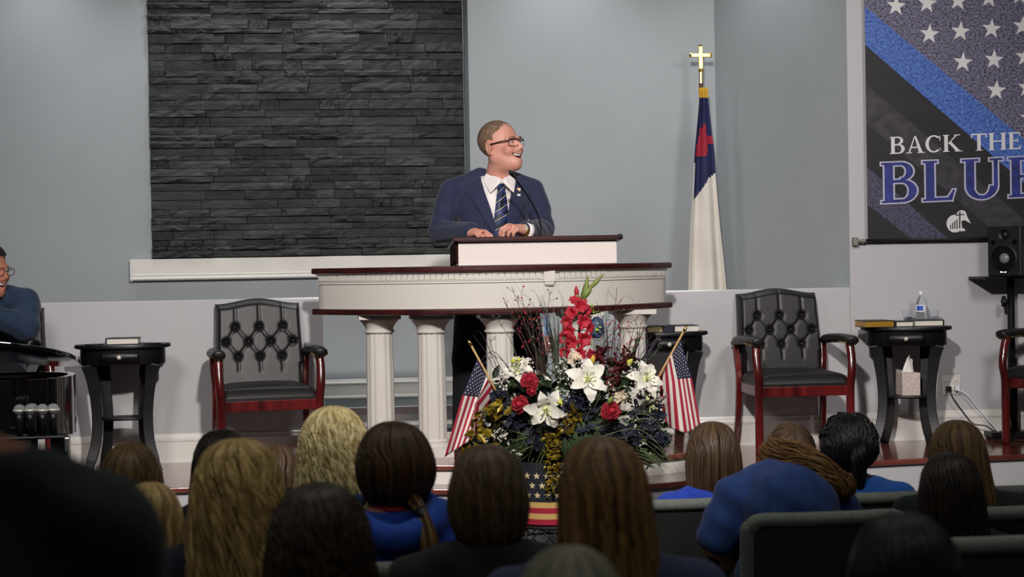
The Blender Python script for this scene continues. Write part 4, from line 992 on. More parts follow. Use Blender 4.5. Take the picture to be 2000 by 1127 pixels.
# glasses
gl = MB(); 
def lens(s):
    pts = []
    for i in range(28):
        a = 2*math.pi*i/28; ca, sa = math.cos(a), math.sin(a); x = .0265*math.copysign(abs(ca)**.55, ca); z = .0165*math.copysign(abs(sa)**.6, sa)
        pts.append(hp(s*.033+x, -.108+.9*(abs(s*.033+x))**2*6, .0+z))
    return pts
gls = None
for s in (-1, 1):
    L_ = lens(s); gl.tube(L_+[L_[0]], .0016, 6, cap=False); top = [p for p in L_[1:14]]; gl.tube(top, .003, 6)
    gl.tube(cr([hp(s*.06, -.088, .011), hp(s*.072, -.07, .012), hp(s*.08, -.02, .009), hp(s*.081, .012, .006), hp(s*.079, .03, -.012)], 5), .003, 6)
gl.tube([hp(-.008, -.108, .006), hp(0, -.111, .009), hp(.008, -.108, .006)], .002, 6)
gl.build('glasses', M['glasses'], man, smooth=True)
# jacket, with the V of the shirt front left open
jp = [el((0, .0, 1.19), (.19, .147, .235), .05), el((0, .0, 1.28), (.2, .118, .11), .05), el((0, .03, .98), (.2, .165, .21), .06), rc((0, .045, .90), (0, .05, .76), .18, .185, .06)]
for s in (-1, 1):
    e = (s*.28-.005, .0, 1.135); w_ = ((-.145, -.285, 1.128) if s < 0 else (.155, -.265, 1.133))
    jp += [rc((s*.06, .02, 1.425), (s*.2, .008, 1.368), .05, .05, .03), rc((s*.222, .005, 1.348), (s*.252, .002, 1.24), .062, .064, .012), rc((s*.252, .002, 1.24), e, .064, .058, .01), rc(e, w_, .058, .046, .01)]
jb = sdf(jp)
def wr_(P):                                      # cloth folds at the elbows and waist
    x, y, z = P.T
    return .0035*np.sin(z*95+x*60+y*40)*np.exp(-((np.abs(x)-.27)/.07)**2)*np.exp(-((z-1.16)/.09)**2)+.002*np.sin(z*55+np.abs(x)*30)
VX0, VXT, VXB = .012, .088, .012
def vee(P):                                      # positive inside the V
    x, y, z = P.T; u = np.clip((z-1.085)/.34, 0, 1.4); xc = .030-.012*u+.0*z
    return np.minimum(np.minimum((.012+.082*u)-np.abs(x-xc), -.01-y), z-1.085)
nk = sdf([rc((.02, .0, 1.32), (.05, -.06, 1.5), .082, .076, .02)])
def jf(P): return np.maximum(np.maximum(jb(P)+wr_(P), vee(P)), -nk(P))
sdfobj('jacket', jf, (-.42, -.36, .6), (.42, .28, 1.5), .0095, M['navy'], man)
sh = sdf([el((0, .0, 1.19), (.165, .134, .235), .05), el((0, .03, .98), (.17, .15, .2), .06), rc((-.06, .01, 1.36), (.06, .01, 1.36), .055, .055, .05)])
shc = sdf([rc((.02, .0, 1.34), (.047, -.052, 1.455), .081, .080, .02)])
def shf(P):
    coll = np.maximum(shc(P), np.maximum(P[:, 2]-(1.428-.28*(-(P[:, 1])-.02)*1.0+.0), 1.33-P[:, 2])); return np.minimum(sh(P), np.maximum(coll, -sdf([rc((.02, .0, 1.32), (.05, -.058, 1.5), .0735, .071, .02)])(P)))
sdfobj('shirt', shf, (-.25, -.26, 1.0), (.25, .2, 1.5), .0075, M['shirt'], man)
def jy(x, z, off, f=jb): 
    y = surf_y(f, x, z); return (x, (y if y is not None else -.1)-off, z)
# lapels: conforming strips from collar notch to the button
def lapel(s):
    edge_in = [(.03+s*.096, 1.43), (.026+s*.078, 1.34), (.028+s*.05, 1.24), (.029+s*.03, 1.16), (.03+s*.012, 1.085)]
    edge_out = [(.03+s*.125, 1.415), (.028+s*.165, 1.335), (.03+s*.115, 1.24), (.03+s*.07, 1.16), (.03+s*.02, 1.085)]
    A_ = cr([(a, b, 0) for a, b in edge_in], 5); B_ = cr([(a, b, 0) for a, b in edge_out], 5); m = MB()
    def fn(u, v):
        i = min(len(A_)-1, int(round(v*(len(A_)-1)))); p = A_[i].lerp(B_[i], u); return jy(p.x, p.y, .006)
    m.grid(fn, 8, len(A_)-1); m.build('lapel', M['navy'], man, smooth=True, solid=.004)
    c = MB(); ci = [(.03+s*.125, 1.392), (.03+s*.155, 1.352)]
    e1 = [(.03+s*.09, 1.405), (.03+s*.085, 1.36)]; 
    c.grid(lambda u, v: jy(.03+s*(.092+.066*u), 1.422-.036*v-.035*u, .008), 6, 4); c.build('collar', M['navy'], man, smooth=True, solid=.004)
for s in (-1, 1): lapel(s)
# shirt collar wings, tie
for s in (-1, 1):
    a = Vector((.04+s*.006, -.126, 1.385)); b = Vector((.04+s*.062, -.135, 1.33)); c = Vector((.035+s*.085, -.07, 1.395)); d = Vector((.04+s*.075, -.055, 1.435)); e_ = Vector((.042+s*.01, -.122, 1.408))
    MB().add([a, b, c, d, e_], [(0, 1, 2, 3, 4)]).build('shirt_collar', M['shirt'], man, solid=.004)
def tiexz(u, v):
    z = 1.378-.325*v; wv = .017+.026*min(1, v*1.4) if v > .13 else .024-.007*v/.13
    x = .040-.012*v+(2*u-1)*wv*1.05; y = surf_y(sh, x*.98, z); return (x, (y if y is not None else -.13)-.014-.010*(1-(2*u-1)**2)-(.012 if v < .13 else 0), z)
def tiem(u, v):
    q = (v*6.5+u*.9) % 1.0; q2 = (v*5-u*.8) % 1.0
    if q < .10: return 2
    if .3 < q < .38 or .46 < q < .5: return 1
    return 1 if q2 < .12 and v < .55 else 0
MB().grid(tiexz, 32, 180, mfn=tiem).build('tie', [M['tiebase'], M['tieblue'], M['tiesilver']], man, smooth=True, solid=.004)
lm = tiexz(.5, .33); MB().tube([(lm[0]-.004, lm[1]-.004, lm[2]-.018), (lm[0], lm[1]-.006, lm[2]+.004)], [.004, .006], 8).ball((lm[0]+.001, lm[1]-.008, lm[2]+.012), .0085, 10, 8).build('lapel_microphone', M['blackplastic'], man, smooth=True)
# two pins on the lapel, ring, cuff and watch
pn_ = jy(.135, 1.348, .013); MB().cbox(pn_, (.019, .003, .017)).build('pin', mat('gold_pin', 'd8b98a', .3, .3), man, bevel=.001, label='small gold and white flag pin')
pn2 = jy(.132, 1.318, .013); MB().cbox(pn2, (.019, .003, .012)).build('pin', mat('silver_pin', 'c9c9cc', .3, .4), man, bevel=.001, label='small silver pin under the flag pin')
d = Vector((-.75, -.55, .1)).normalized(); wp = Vector((.135, -.29, 1.128))
MB().tube([wp-d*.035, wp-d*.004], [.043, .041], 24, cap=False).build('cuff', M['shirt'], man, smooth=True, solid=.003)
wt = MB().tube([wp-d*.01, wp+d*.012], .0315, 20, cap=False).build('watch', M['brass'], man, smooth=True, solid=.004)
MB().lathe([(.016, 0), (.017, .005), (.014, .008)], wp+d*.001+Vector((.0, -.026, .012)), 18, R=Rx(60)).build('dial', M['silver'], wt, smooth=True)
d1 = Vector((.62, -.75, -.08)).normalized(); wl = Vector((-.15, -.29, 1.12))
MB().tube([wl+d1*.098+Vector((-.004, -.006, -.002)), wl+d1*.104+Vector((-.004, -.006, -.004))], .0115, 14, cap=False).build('ring', M['brass'], man, smooth=True, solid=.002)
# trousers and shoes
tp = []
for s in (-1, 1): tp += [rc((s*.09+.015, .05, .83), (s*.16+.03, .05, .45), .125, .095, .04), rc((s*.16+.03, .05, .45), (s*.183+.03, .065, .06), .093, .078, .02)]
sdfobj('trousers', sdf([el((0, .05, .86), (.19, .15, .13), .03)]+tp), (-.36, -.16, .02), (.38, .26, 1.0), .016, M['trousers'], man)
for s in (-1, 1): sdfobj('shoe', sdf([rc((s*.185+.03, .09, .045), (s*.205+.03, -.1, .035), .05, .042, .02), rc((s*.205+.03, -.1, .035), (s*.21+.03, -.15, .03), .04, .03, .02)]), (s*.2+.03-.1, -.22, .0), (s*.2+.03+.1, .18, .12), .01, M['shoe'], man)
# ---- the man seated at the far left -----------------------------------------------
sm_ = thing('person', 'seated man with dark hair and glasses in a blue suit at the far left edge', 'person', (c4.x+.0, 8.68, ZW))
hs2, hR2, ht2 = 1.1, np.array(Rz(58) @ Rx(6)), (.035, -.06, 1.065)
b2 = [el((.02, .05, .72), (.18, .13, .26), .05), el((0, .08, .52), (.18, .16, .13), .05), rc((.03, .0, .9), (.035, -.03, 1.02), .065, .06, .03)]
a2 = [rc((-.05, .0, .915), (-.17, -.01, .89), .06, .06, .04), rc((.09, .0, .915), (.2, -.01, .89), .06, .06, .04), rc((.205, -.01, .885), (.225, -.12, .77), .058, .05, .02), rc((.225, -.12, .77), (.03, -.26, .86), .046, .032, .02), rc((-.18, -.01, .88), (-.22, -.1, .66), .058, .05, .02), rc((-.22, -.1, .66), (-.06, -.3, .6), .045, .032, .02)]
l2 = []
for s in (-1, 1): l2 += [rc((s*.09, .06, .52), (s*.13, -.36, .5), .085, .065, .04), rc((s*.13, -.36, .5), (s*.13, -.33, .08), .06, .045, .02), rc((s*.13, -.33, .05), (s*.14, -.48, .035), .042, .034, .02)]
hf2 = smin(xf(sdf(HP, HS+MOUTH), hs2, hR2, ht2), sdf([rc((.03, 0, .9), (.035, -.035, 1.01), .064, .062)]), .03)
def fm2(C_):
    Q = ((C_-np.array(ht2))@hR2)/hs2; d = mf(Q); mi = np.zeros(len(Q), int); mi[d < .005] = 1; mi[(d < .001) & (Q[:, 1] > -.093)] = 2; return mi
v1, f1 = nets(hf2, (-.12, -.24, .9), (.2, .12, 1.24), .006); v2, f2 = nets(sdf(b2+a2+l2), (-.36, -.6, 0), (.36, .3, 1.0), .018)
v3, f3 = nets(sdf(hand_prims((.03, -.26, .86), (-.6, .1, .75), (.3, -.9, 0), 1, (35, 55, 40))), (-.16, -.4, .75), (.1, -.1, 1.05), .006)
joinmesh('body', [(v1, f1, fm2(v1[f1].mean(1))), (v2, f2, None), (v3, f3, None)], [M['skin2'], M['lip'], M['mouth']], sm_)
def hr2(P):
    Q = ((P-np.array(ht2))@hR2)/hs2; x, y, z = Q.T; d = hd(Q)-.009-.006*np.clip(z/.1, 0, 1); line = np.where(z > .07, -.075, np.where(z > .02, -.03, .004))
    reg = np.maximum(line-y, -(z+.03)+np.where(y > .03, -.05, 0)); ear = np.sqrt((np.abs(x)-.08)**2+(y-.01)**2+((z+.008)*.75)**2)-.028; return hs2*np.maximum(np.maximum(d, reg), -ear)
sdfobj('hair', hr2, (-.14, -.24, .92), (.22, .14, 1.26), .007, mat('dark_short_hair', '1b1310', .5, col2='2a1f19', vscale=70, bump=.5, bscale=200), sm_)
def hp2(x, y, z): return Vector(hR2@(np.array((x, y, z))*hs2)+np.array(ht2))
g = MB()
for s in (-1, 1):
    pts = [hp2(s*.032+.026*math.cos(a), -.107, .001+.018*math.sin(a)) for a in [2*math.pi*i/20 for i in range(21)]]; g.tube(pts, .0018, 6, cap=False); g.tube([hp2(s*.06, -.09, .008), hp2(s*.081, .01, .006)], .002, 6)
    ey = MB().ball(hp2(s*.031, -.081, .004), .0125*hs2, 12, 8).build('eye', M['eye'], sm_, smooth=True); MB().ball(hp2(s*.031, -.092, .003), .0055*hs2, 10, 6).build('iris', M['iris'], ey, smooth=True)
g.build('glasses', M['glasses'], sm_, smooth=True)
m = MB(); m.grid(lambda u, v: hp2((2*u-1)*.026, -.0955+.012*(2*u-1)**2, -.0555-.008*v+.008*(2*u-1)**2), 10, 2); m.build('teeth', M['teeth'], sm_, smooth=True, solid=.003)
nk2 = sdf([rc((.03, 0, .9), (.035, -.04, 1.02), .075, .07)])
j2 = sdf(b2[:2]+[rc((-.05, .0, .92), (-.17, -.01, .895), .062, .066, .04), rc((.09, .0, .92), (.2, -.01, .895), .062, .068, .04), rc((.205, -.01, .885), (.225, -.12, .77), .07, .064, .02), rc((.225, -.12, .77), (.06, -.24, .845), .06, .046, .02), rc((-.18, -.01, .88), (-.22, -.1, .66), .07, .06, .02), rc((-.22, -.1, .66), (-.08, -.28, .605), .056, .044, .02)], [], .008)
sdfobj('jacket', lambda P: np.maximum(j2(P)+.003*np.sin(P[:, 2]*80+P[:, 0]*60), -nk2(P)), (-.4, -.4, .36), (.4, .32, 1.05), .012, M['bluesuit'], sm_)
sdfobj('trousers', sdf([el((0, .08, .52), (.17, .14, .1))]+[p for p in l2 if p[2][2] > .06], [], .012), (-.32, -.5, .05), (.32, .3, .68), .018, M['trousers'], sm_)
# ------------------------------------------------------------------ flower arrangement in front of the stage
FY = 7.12
M['lily'] = mat('white_lily_petal', 'd6d2c6', .6); M['lilyc'] = mat('lily_throat_green', 'c9d08a', .5)
M['rosered'] = mat('red_petal', 'a11428', .65, col2='740b1b', vscale=30); M['gladred'] = mat('gladiolus_red', 'b01d31', .6, col2='8c1225', vscale=25)
M['stemg'] = mat('green_stem', '4d5c2e', .55); M['leafg'] = mat('dark_green_leaf', '23301d', .5, col2='34452a', vscale=20); M['budg'] = mat('green_bud', '6d7d3a', .5)
M['yelbud'] = mat('yellow_green_bud', 'b9b94a', .5); M['lime'] = mat('lime_bells', '9fb53f', .55); M['navyfl'] = mat('navy_blossom', '0b0e1c', .7, col2='141a30', vscale=40)
M['breath'] = mat('babys_breath_white', 'cbc6bb', .7); M['burg'] = mat('burgundy_leaf', '5c1a20', .55, col2='40121a', vscale=30); M['darkgrass'] = mat('dark_reed', '30352e', .5, col2='474c3c', vscale=30)
M['twig'] = mat('brown_twig', '3a2620', .7); M['berry'] = mat('red_berry', 'a02030', .35); M['bead'] = mat('silver_bead', 'f0f0f0', .12, 1); M['grassb'] = mat('pale_grass_blade', '6d7a52', .5); M['purple'] = mat('purple_reed', '3c3346', .6)
def F(x, y, dy=0): return at(x, y, FY+dy)
pc = F(1078, 975); fo = Vector((pc.x, FY, .56))
arr = thing('flower_arrangement', 'tall patriotic arrangement of white lilies, red roses and gladiolus before the pulpit', 'flowers', fo)
def loc(p): return Vector(p)-fo
def aim(d, roll=0):                              # rotation taking +Z to d
    return Vector(d).to_track_quat('Z', 'Y').to_matrix() @ Rz(roll)
def fm(): return MB(fo)
M['canton0'] = mat('planter_navy', '151724', .8)
# planter wrapped in a stars and stripes print
pz1 = F(1078, 895).z-fo.z; hwp = .185
pt2 = MB().lathe([(.15, 0), (.17, .002), (.19, pz1), (.178, pz1), (.16, .02), (.001, .02)], n=36).build('planter', M['canton0'], arr, smooth=True, auto=40)
zst = F(1078, 970).z-fo.z
def ptr(th, z, off): r = .17+.02*z/pz1+off; return (r*math.sin(th), -r*math.cos(th), z)
nb = 4
for k in range(nb):
    z0, z1 = zst*k/nb, zst*(k+1)/nb
    MB().grid(lambda u, v: ptr(2*math.pi*u, z0+(z1-z0)*v, .003), 40, 1).build('stripe', M['flagred'] if k % 2 == 0 else mat('tan_stripe', 'b9975a', .7), pt2, smooth=True)
M['tanstar'] = mat('tan_star', 'c5b58a', .7)
for k in range(3):
    for j in range(-6, 7):
        c = (j*.24+(k % 2)*.12, zst+.03+.042*k)
        m = MB(); m.add([ptr(a, b, .004) for a, b in [(c[0]+(.016 if i % 2 == 0 else .0065)*math.sin(math.pi*i/5)/.18, c[1]+(.016 if i % 2 == 0 else .0065)*math.cos(math.pi*i/5)) for i in range(10)]], [tuple(range(10))]); m.build('star', M['tanstar'], pt2)
# lilies: throat with stamens, six petals each
def petal(u, v, L=1., Wd=.5, rec=.55):
    w = Wd*math.sin(math.pi*min(1, .06+.94*v**.8))**.75*(1 if v < 1 else 0); x = (2*u-1)*w*.5
    out = v*.86; up_ = .42*math.sin(v*1.9)-rec*max(0, v-.5)**1.5*1.2; cup = .35*x*x/(w+.05)+.03*math.sin(v*22)*abs(2*u-1)
    return (x, out*L, up_*L*.6+cup)
lpm = MB().grid(petal, 8, 14).mesh('lily_petal', M['lily'], True)
def lily(x, y, r, d, dy=-.08, n=6, roll=0):
    R = aim(d, roll); p = loc(F(x, y, dy)); m = MB()
    m.tube([(0, 0, -.35*r), (0, 0, -.05*r), (0, 0, .14*r)], [.06*r, .12*r, .10*r], 10)
    for k in range(6): a = k*1.05; m.tube(cr([(0, 0, .1*r), (.1*r*math.cos(a), .1*r*math.sin(a), .35*r), (.2*r*math.cos(a), .2*r*math.sin(a), .5*r)], 3), .012*r+.0008, 5); m.ball((.2*r*math.cos(a), .2*r*math.sin(a), .5*r), .035*r, 6, 4)
    o = m.build('lily', M['lilyc'], arr, smooth=True); o.location = p; o.rotation_euler = R.to_euler()
    for k in range(n): obj_copy(lpm, 'petal', o, (0, 0, 0), Rz(k*360/n+(7 if k % 2 else -5)) @ Rx(-6 if k % 2 else 8), r*(1.0 if k % 2 else .93))
    return o
lily(1146, 742, .118, (.1, -1, .28), -.16); lily(1066, 797, .115, (-.1, -.9, -.25), -.2, roll=20); lily(1258, 742, .108, (.35, -.8, .4), -.12, roll=10); lily(1268, 785, .10, (.25, -.6, -.75), -.12); lily(1012, 728, .105, (-.35, -.6, .7), -.05, roll=30)
lily(1052, 742, .07, (.2, -.5, .85), -.02); lily(1168, 768, .055, (-.1, -.7, -.6), -.1)
def bud(x, y, r, d, mt, dy=-.1, name='bud'):
    R = aim(d); o = MB().lathe([(.001, -r*1.5), (r*.5, -r*1.2), (r*.85, -.2*r), (r*.7, .8*r), (r*.25, 1.5*r), (.001, 1.7*r)], n=12).build(name, mt, arr, smooth=True); o.location = loc(F(x, y, dy)); o.rotation_euler = R.to_euler()
bud(1007, 704, .016, (.9, -.3, .2), M['yelbud'], -.08); bud(1089, 782, .018, (.6, -.6, -.5), M['yelbud'], -.22); bud(1157, 704, .015, (.2, -.3, .9), mat('yellow_bud', 'c9a53a', .5), -.1); bud(1228, 709, .016, (.5, -.5, .6), M['yelbud'], -.1); bud(1192, 782, .012, (.4, -.2, .9), M['budg'], -.22)
# red roses
def rpet(u, v):
    a = (2*u-1)*1.05; rr = .36+.5*v-.12*v*v; z = -.5+1.05*v-.42*v**5+.05*math.sin(a*4)*v
    k = math.sqrt(max(0, v))*(1-.12*v**8)
    return (rr*math.sin(a*k), -rr*math.cos(a*k)+.0, z)
rpm = MB().grid(rpet, 10, 8).mesh('rose_petal', M['rosered'], True)
def rose(x, y, r, d, dy=-.2, n=17):
    o = MB().ball((0, 0, -.2*r), (.3*r, .3*r, .45*r), 10, 6).build('rose', M['rosered'], arr, smooth=True); o.location = loc(F(x, y, dy)); o.rotation_euler = aim(d).to_euler(); rr = random.Random(int(x))
    for k in range(n):
        q = k/n; sc = r*(.42+.72*q); obj_copy(rpm, 'petal', o, (0, 0, -.22*r*q), Rz(k*137.5) @ Rx((8+34*q)*1.0+rr.uniform(-5, 5)), (sc, sc, sc*(1.05-.2*q)))
rose(1034, 742, .055, (-.1, -1, .3), -.17); rose(1013, 790, .055, (-.35, -.9, .05), -.19); rose(1196, 803, .062, (.1, -1, .15), -.22); rose(1157, 694, .03, (.1, -.7, .6), -.1, 10); rose(1040, 765, .035, (.2, -1, -.1), -.17, 10)
# gladiolus spike
gst = [F(1122, 800), F(1126, 720), F(1132, 640), F(1136, 580), F(1142, 555)]
gl_ = fm().tube(cr(gst, 6), [.006]*20+[.004]*5, 8).build('gladiolus', M['stemg'], arr, smooth=True)
def gpet(u, v):
    w = .62*math.sin(math.pi*min(1, .1+.9*v**.9))**.6; x = (2*u-1)*w*.5; return (x, .8*v, .38*math.sin(v*1.7)-.3*max(0, v-.6)+.06*math.sin(u*13+v*5)*v)
gm = MB()
for k in range(6):
    R = Rz(k*60) @ Rx(14 if k % 2 else 2)
    gm.grid(lambda u, v: R@Vector(gpet(u, v)), 8, 8)
gm.tube([(0, 0, -.4), (0, 0, .05)], [.06, .16], 8); gme = gm.mesh('gladiolus_blossom', M['gladred'], True)
for x, y, r, d in ((1133, 598, .05, (.1, -1, .2)), (1143, 607, .04, (.8, -.6, .2)), (1118, 612, .045, (-.6, -.8, .1)), (1110, 628, .043, (-.6, -.8, -.1)), (1137, 628, .05, (.3, -1, 0)), (1148, 640, .04, (.7, -.7, -.1)), (1112, 645, .045, (-.4, -1, -.1)), (1106, 660, .045, (-.7, -.7, -.1)), (1138, 662, .052, (.3, -1, -.1)), (1118, 668, .045, (-.3, -1, 0)), (1130, 690, .045, (.2, -1, -.1)), (1105, 688, .04, (-.5, -.8, -.2)), (1122, 588, .034, (-.3, -.6, .7)), (1150, 692, .035, (.5, -.8, 0))):
    obj_copy(gme, 'blossom', gl_, loc(F(x, y, -.06)), aim(d, x*7), r)
def spike(x0, y0, x1, y1, r, mt, par, dy=-.02, name='bud_spike'):
    a, b = F(x0, y0, dy), F(x1, y1, dy); c = (a+b)/2; fm().tube([a, a.lerp(b, .25), c, a.lerp(b, .8), b], [r*.3, r*.9, r, r*.55, r*.1], 8).build(name, mt, par, smooth=True)
spike(1141, 590, 1148, 537, .013, M['budg'], gl_); spike(1150, 566, 1180, 534, .010, M['budg'], gl_); spike(1138, 583, 1157, 556, .016, M['budg'], gl_); spike(1126, 588, 1127, 572, .014, M['budg'], gl_); spike(1127, 580, 1125, 558, .011, M['gladred'], gl_); spike(1153, 566, 1152, 556, .006, M['gladred'], gl_)
# small filler: many tiny florets joined
def cluster(name, pts, mt, rmin, rmax, n, spread, seed, kind='ball', dy=(-.1, .02)):
    r = random.Random(seed); m = fm()
    for (x, y, sx, sy) in pts:
        for k in range(n):
            a = r.uniform(0, 6.28); q = math.sqrt(r.random()); p = F(x+sx*q*math.cos(a), y+sy*q*math.sin(a), r.uniform(*dy)); s = r.uniform(rmin, rmax)
            if kind == 'ball': m.ball(p, s, 6, 4)
            elif kind == 'floret':
                R = aim((r.uniform(-1, 1), -1, r.uniform(-.6, 1)), r.uniform(0, 90))
                for j in range(4):
                    Q = R @ Rz(90*j); m.add([p+Q@Vector(v)*s for v in ((0, 0, 0), (.45, .55, .18), (0, 1.05, .28), (-.45, .55, .18))], [(0, 1, 2, 3)])
            else:
                d = Vector((r.uniform(-1, 1), r.uniform(-1, .2), r.uniform(-.8, .8))).normalized(); R = aim(d, r.uniform(0, 360)); L_ = s
                m.add([p+R@Vector(v)*L_ for v in ((0, 0, 0), (.3, .05, .35), (.24, .0, .75), (0, -.1, 1.15), (-.24, .0, .75), (-.3, .05, .35), (0, -.08, .5))], [(0, 1, 6), (1, 2, 6), (2, 3, 6), (3, 4, 6), (4, 5, 6), (5, 0, 6)])
    o = m.build(name, mt, arr, smooth=(kind == 'ball'), fix=False); o['kind'] = 'stuff'; return o
cluster('navy_blossoms', [(1000, 815, 32, 28), (1120, 815, 45, 35), (1150, 780, 35, 30), (1235, 835, 45, 28), (1265, 800, 32, 35), (1285, 858, 22, 14), (1060, 850, 50, 28), (1180, 850, 60, 25), (975, 780, 14, 22)], M['navyfl'], .014, .024, 70, 0, 1, 'floret', (-.16, .03))
cluster('babys_breath', [(975, 850, 15, 14), (1020, 718, 25, 22), (1110, 722, 26, 28), (1105, 770, 25, 30), (1180, 765, 22, 20), (1232, 775, 22, 28), (1245, 725, 22, 20), (1272, 760, 18, 24), (1285, 790, 12, 18), (985, 745, 12, 18)], M['breath'], .0025, .0055, 60, 0, 2, 'ball', (-.17, -.02))
cluster('dark_leaves', [(1000, 830, 60, 40), (1110, 850, 60, 40), (1230, 850, 70, 40), (1130, 740, 40, 30), (1210, 740, 30, 30), (1060, 770, 30, 40), (975, 770, 20, 40), (1095, 890, 90, 25), (1190, 900, 80, 25), (950, 850, 35, 35), (960, 890, 40, 25), (1150, 800, 60, 40), (1260, 880, 40, 25), (1010, 770, 40, 40)], M['leafg'], .035, .075, 46, 0, 3, 'leaf', (-.08, .1))
cluster('burgundy_leaves', [(1203, 715, 18, 36), (1195, 745, 22, 20), (1222, 700, 14, 20), (1170, 700, 14, 16)], M['burg'], .025, .05, 34, 0, 4, 'leaf', (-.1, .0))
cluster('gold_leaves', [(955, 820, 22, 22), (930, 850, 20, 20), (920, 880, 14, 16), (975, 800, 18, 18), (945, 880, 22, 14), (1118, 812, 15, 14), (1080, 850, 18, 14), (1100, 830, 15, 15)], M['gold'], .03, .055, 26, 0, 5, 'leaf', (-.18, -.03))
cluster('gold_garland', [(1080, y, 17, 9) for y in range(855, 950, 8)]+[(1072, 955, 9, 8)], M['gold'], .012, .022, 16, 0, 6, 'leaf', (-.24, -.2))
cluster('lime_bells', [(1160, 605, 8, 14), (1165, 640, 7, 14), (1160, 672, 8, 12), (1150, 655, 6, 20)], M['lime'], .007, .013, 14, 0, 7, 'leaf', (-.03, .02))
cluster('cream_blossoms', [(1213, 775, 10, 9), (1105, 815, 12, 12), (1123, 700, 9, 9)], mat('cream_blossom', 'cdb9a0', .7), .012, .02, 26, 0, 8, 'floret', (-.12, -.04))
# reeds, grass blades, twigs, beaded wires
def blades(name, specs, mt, w, seed, bow=.06):
    r = random.Random(seed); m = fm()
    for (x0, y0, x1, y1, n, j) in specs:
        for k in range(n):
            a = F(x0+r.uniform(-j, j)*.5, y0, r.uniform(-.1, .03)); b = F(x1+r.uniform(-j, j), y1+r.uniform(-j, j), r.uniform(-.18, .05)); c = a.lerp(b, .55)+Vector((r.uniform(-bow, bow)*.4, r.uniform(-bow, 0), abs(r.gauss(0, bow))*.8))
            P = cr([a, c, b], 5); n_ = len(P); m.tube(P, [w*(1-.85*i/(n_-1)) for i in range(n_)], 4, sq=.25)
    o = m.build(name, mt, arr, smooth=False, fix=False); o['kind'] = 'stuff'; return o
blades('dark_reeds', [(1092, 740, 1085, 610, 5, 10), (1098, 740, 1100, 600, 6, 10), (1085, 740, 1078, 640, 4, 8), (1090, 720, 1060, 590, 3, 14)], M['darkgrass'], .008, 1, .02)
blades('reed_leaves', [(1230, 720, 1255, 650, 5, 12), (1240, 720, 1275, 690, 4, 10), (1225, 720, 1235, 660, 4, 8)], M['leafg'], .005, 2, .03)
blades('grass_blades', [(1120, 850, 1290, 800, 10, 22), (1150, 860, 1320, 900, 14, 24), (1180, 870, 1330, 930, 14, 20), (1060, 860, 960, 850, 10, 22), (1060, 870, 985, 920, 10, 20), (1070, 870, 1040, 930, 12, 20), (1140, 840, 1240, 770, 7, 20), (1100, 860, 1120, 930, 8, 24)], M['grassb'], .0022, 3, .10)
blades('purple_reeds', [(1000, 790, 925, 660, 2, 10), (1010, 740, 915, 745, 2, 6), (1240, 730, 1300, 660, 3, 12), (1250, 720, 1265, 640, 4, 14)], M['purple'], .003, 4, .10)
blades('fine_wires', [(1060, 740, 990, 560, 3, 20), (1070, 740, 1010, 590, 4, 20), (1090, 700, 1030, 575, 3, 30), (1180, 720, 1200, 570, 4, 24), (1190, 720, 1245, 600, 4, 24), (1160, 700, 1260, 580, 3, 20), (1100, 700, 1075, 560, 5, 16), (1230, 720, 1285, 660, 4, 18)], M['twig'], .0014, 5, .07)
def twigs(name, bases, seed, mt, bm_, br):
    r = random.Random(seed); m = fm(); b = fm()
    for (x0, y0, x1, y1, nb) in bases:
        a, e = F(x0, y0, -.04), F(x1, y1, r.uniform(-.1, .03)); c = a.lerp(e, .5)+Vector((r.uniform(-.02, .02), 0, .015)); P = cr([a, c, e], 6); m.tube(P, [.0022*(1-.6*i/len(P)) for i in range(len(P))], 5)
        for k in range(nb):
            p = P[min(len(P)-1, int(r.uniform(.35, 1)*len(P)))]; q = p+Vector((r.uniform(-.035, .035), r.uniform(-.02, .02), r.uniform(.0, .04))); m.tube([p, q], .0009, 4); b.ball(q, r.uniform(.6, 1.1)*br, 7, 5)
    o = m.build(name, mt, arr, fix=False); o2 = b.build(name.replace('twigs', 'beads') if bm_ is M['bead'] else 'red_berries', bm_, arr, smooth=True, fix=False); o2['kind'] = 'stuff'; o['kind'] = 'stuff'
twigs('berry_twigs', [(1055, 730, 985, 590, 8), (1058, 730, 1018, 575, 10), (1060, 740, 1030, 610, 14), (1055, 740, 1000, 640, 12), (1065, 730, 1045, 620, 14), (1190, 730, 1205, 562, 6), (1195, 730, 1215, 630, 12), (1200, 730, 1240, 635, 14), (1205, 730, 1250, 660, 14), (1190, 720, 1185, 640, 8), (1205, 740, 1235, 690, 12)], 3, M['twig'], M['berry'], .0042)
twigs('wire_twigs', [(1000, 760, 955, 660, 4), (1020, 740, 970, 620, 4), (1060, 720, 1000, 560, 4), (1070, 720, 1075, 565, 5), (1190, 700, 1185, 610, 5), (1200, 700, 1205, 600, 5), (1230, 720, 1245, 640, 5), (1250, 720, 1300, 665, 4), (1050, 720, 1035, 600, 5), (1180, 700, 1165, 590, 4), (1060, 730, 1055, 640, 5)], 4, M['darkgrass'], M['bead'], .0042)
# silver spiral twig
sp_ = [F(1075+8*math.sin(k*.9), 735-k*3.6, -.06+.02*math.cos(k*.9)) for k in range(20)]
fm().tube(cr(sp_, 4), .0035, 6).build('silver_spiral', M['bead'], arr, smooth=True)
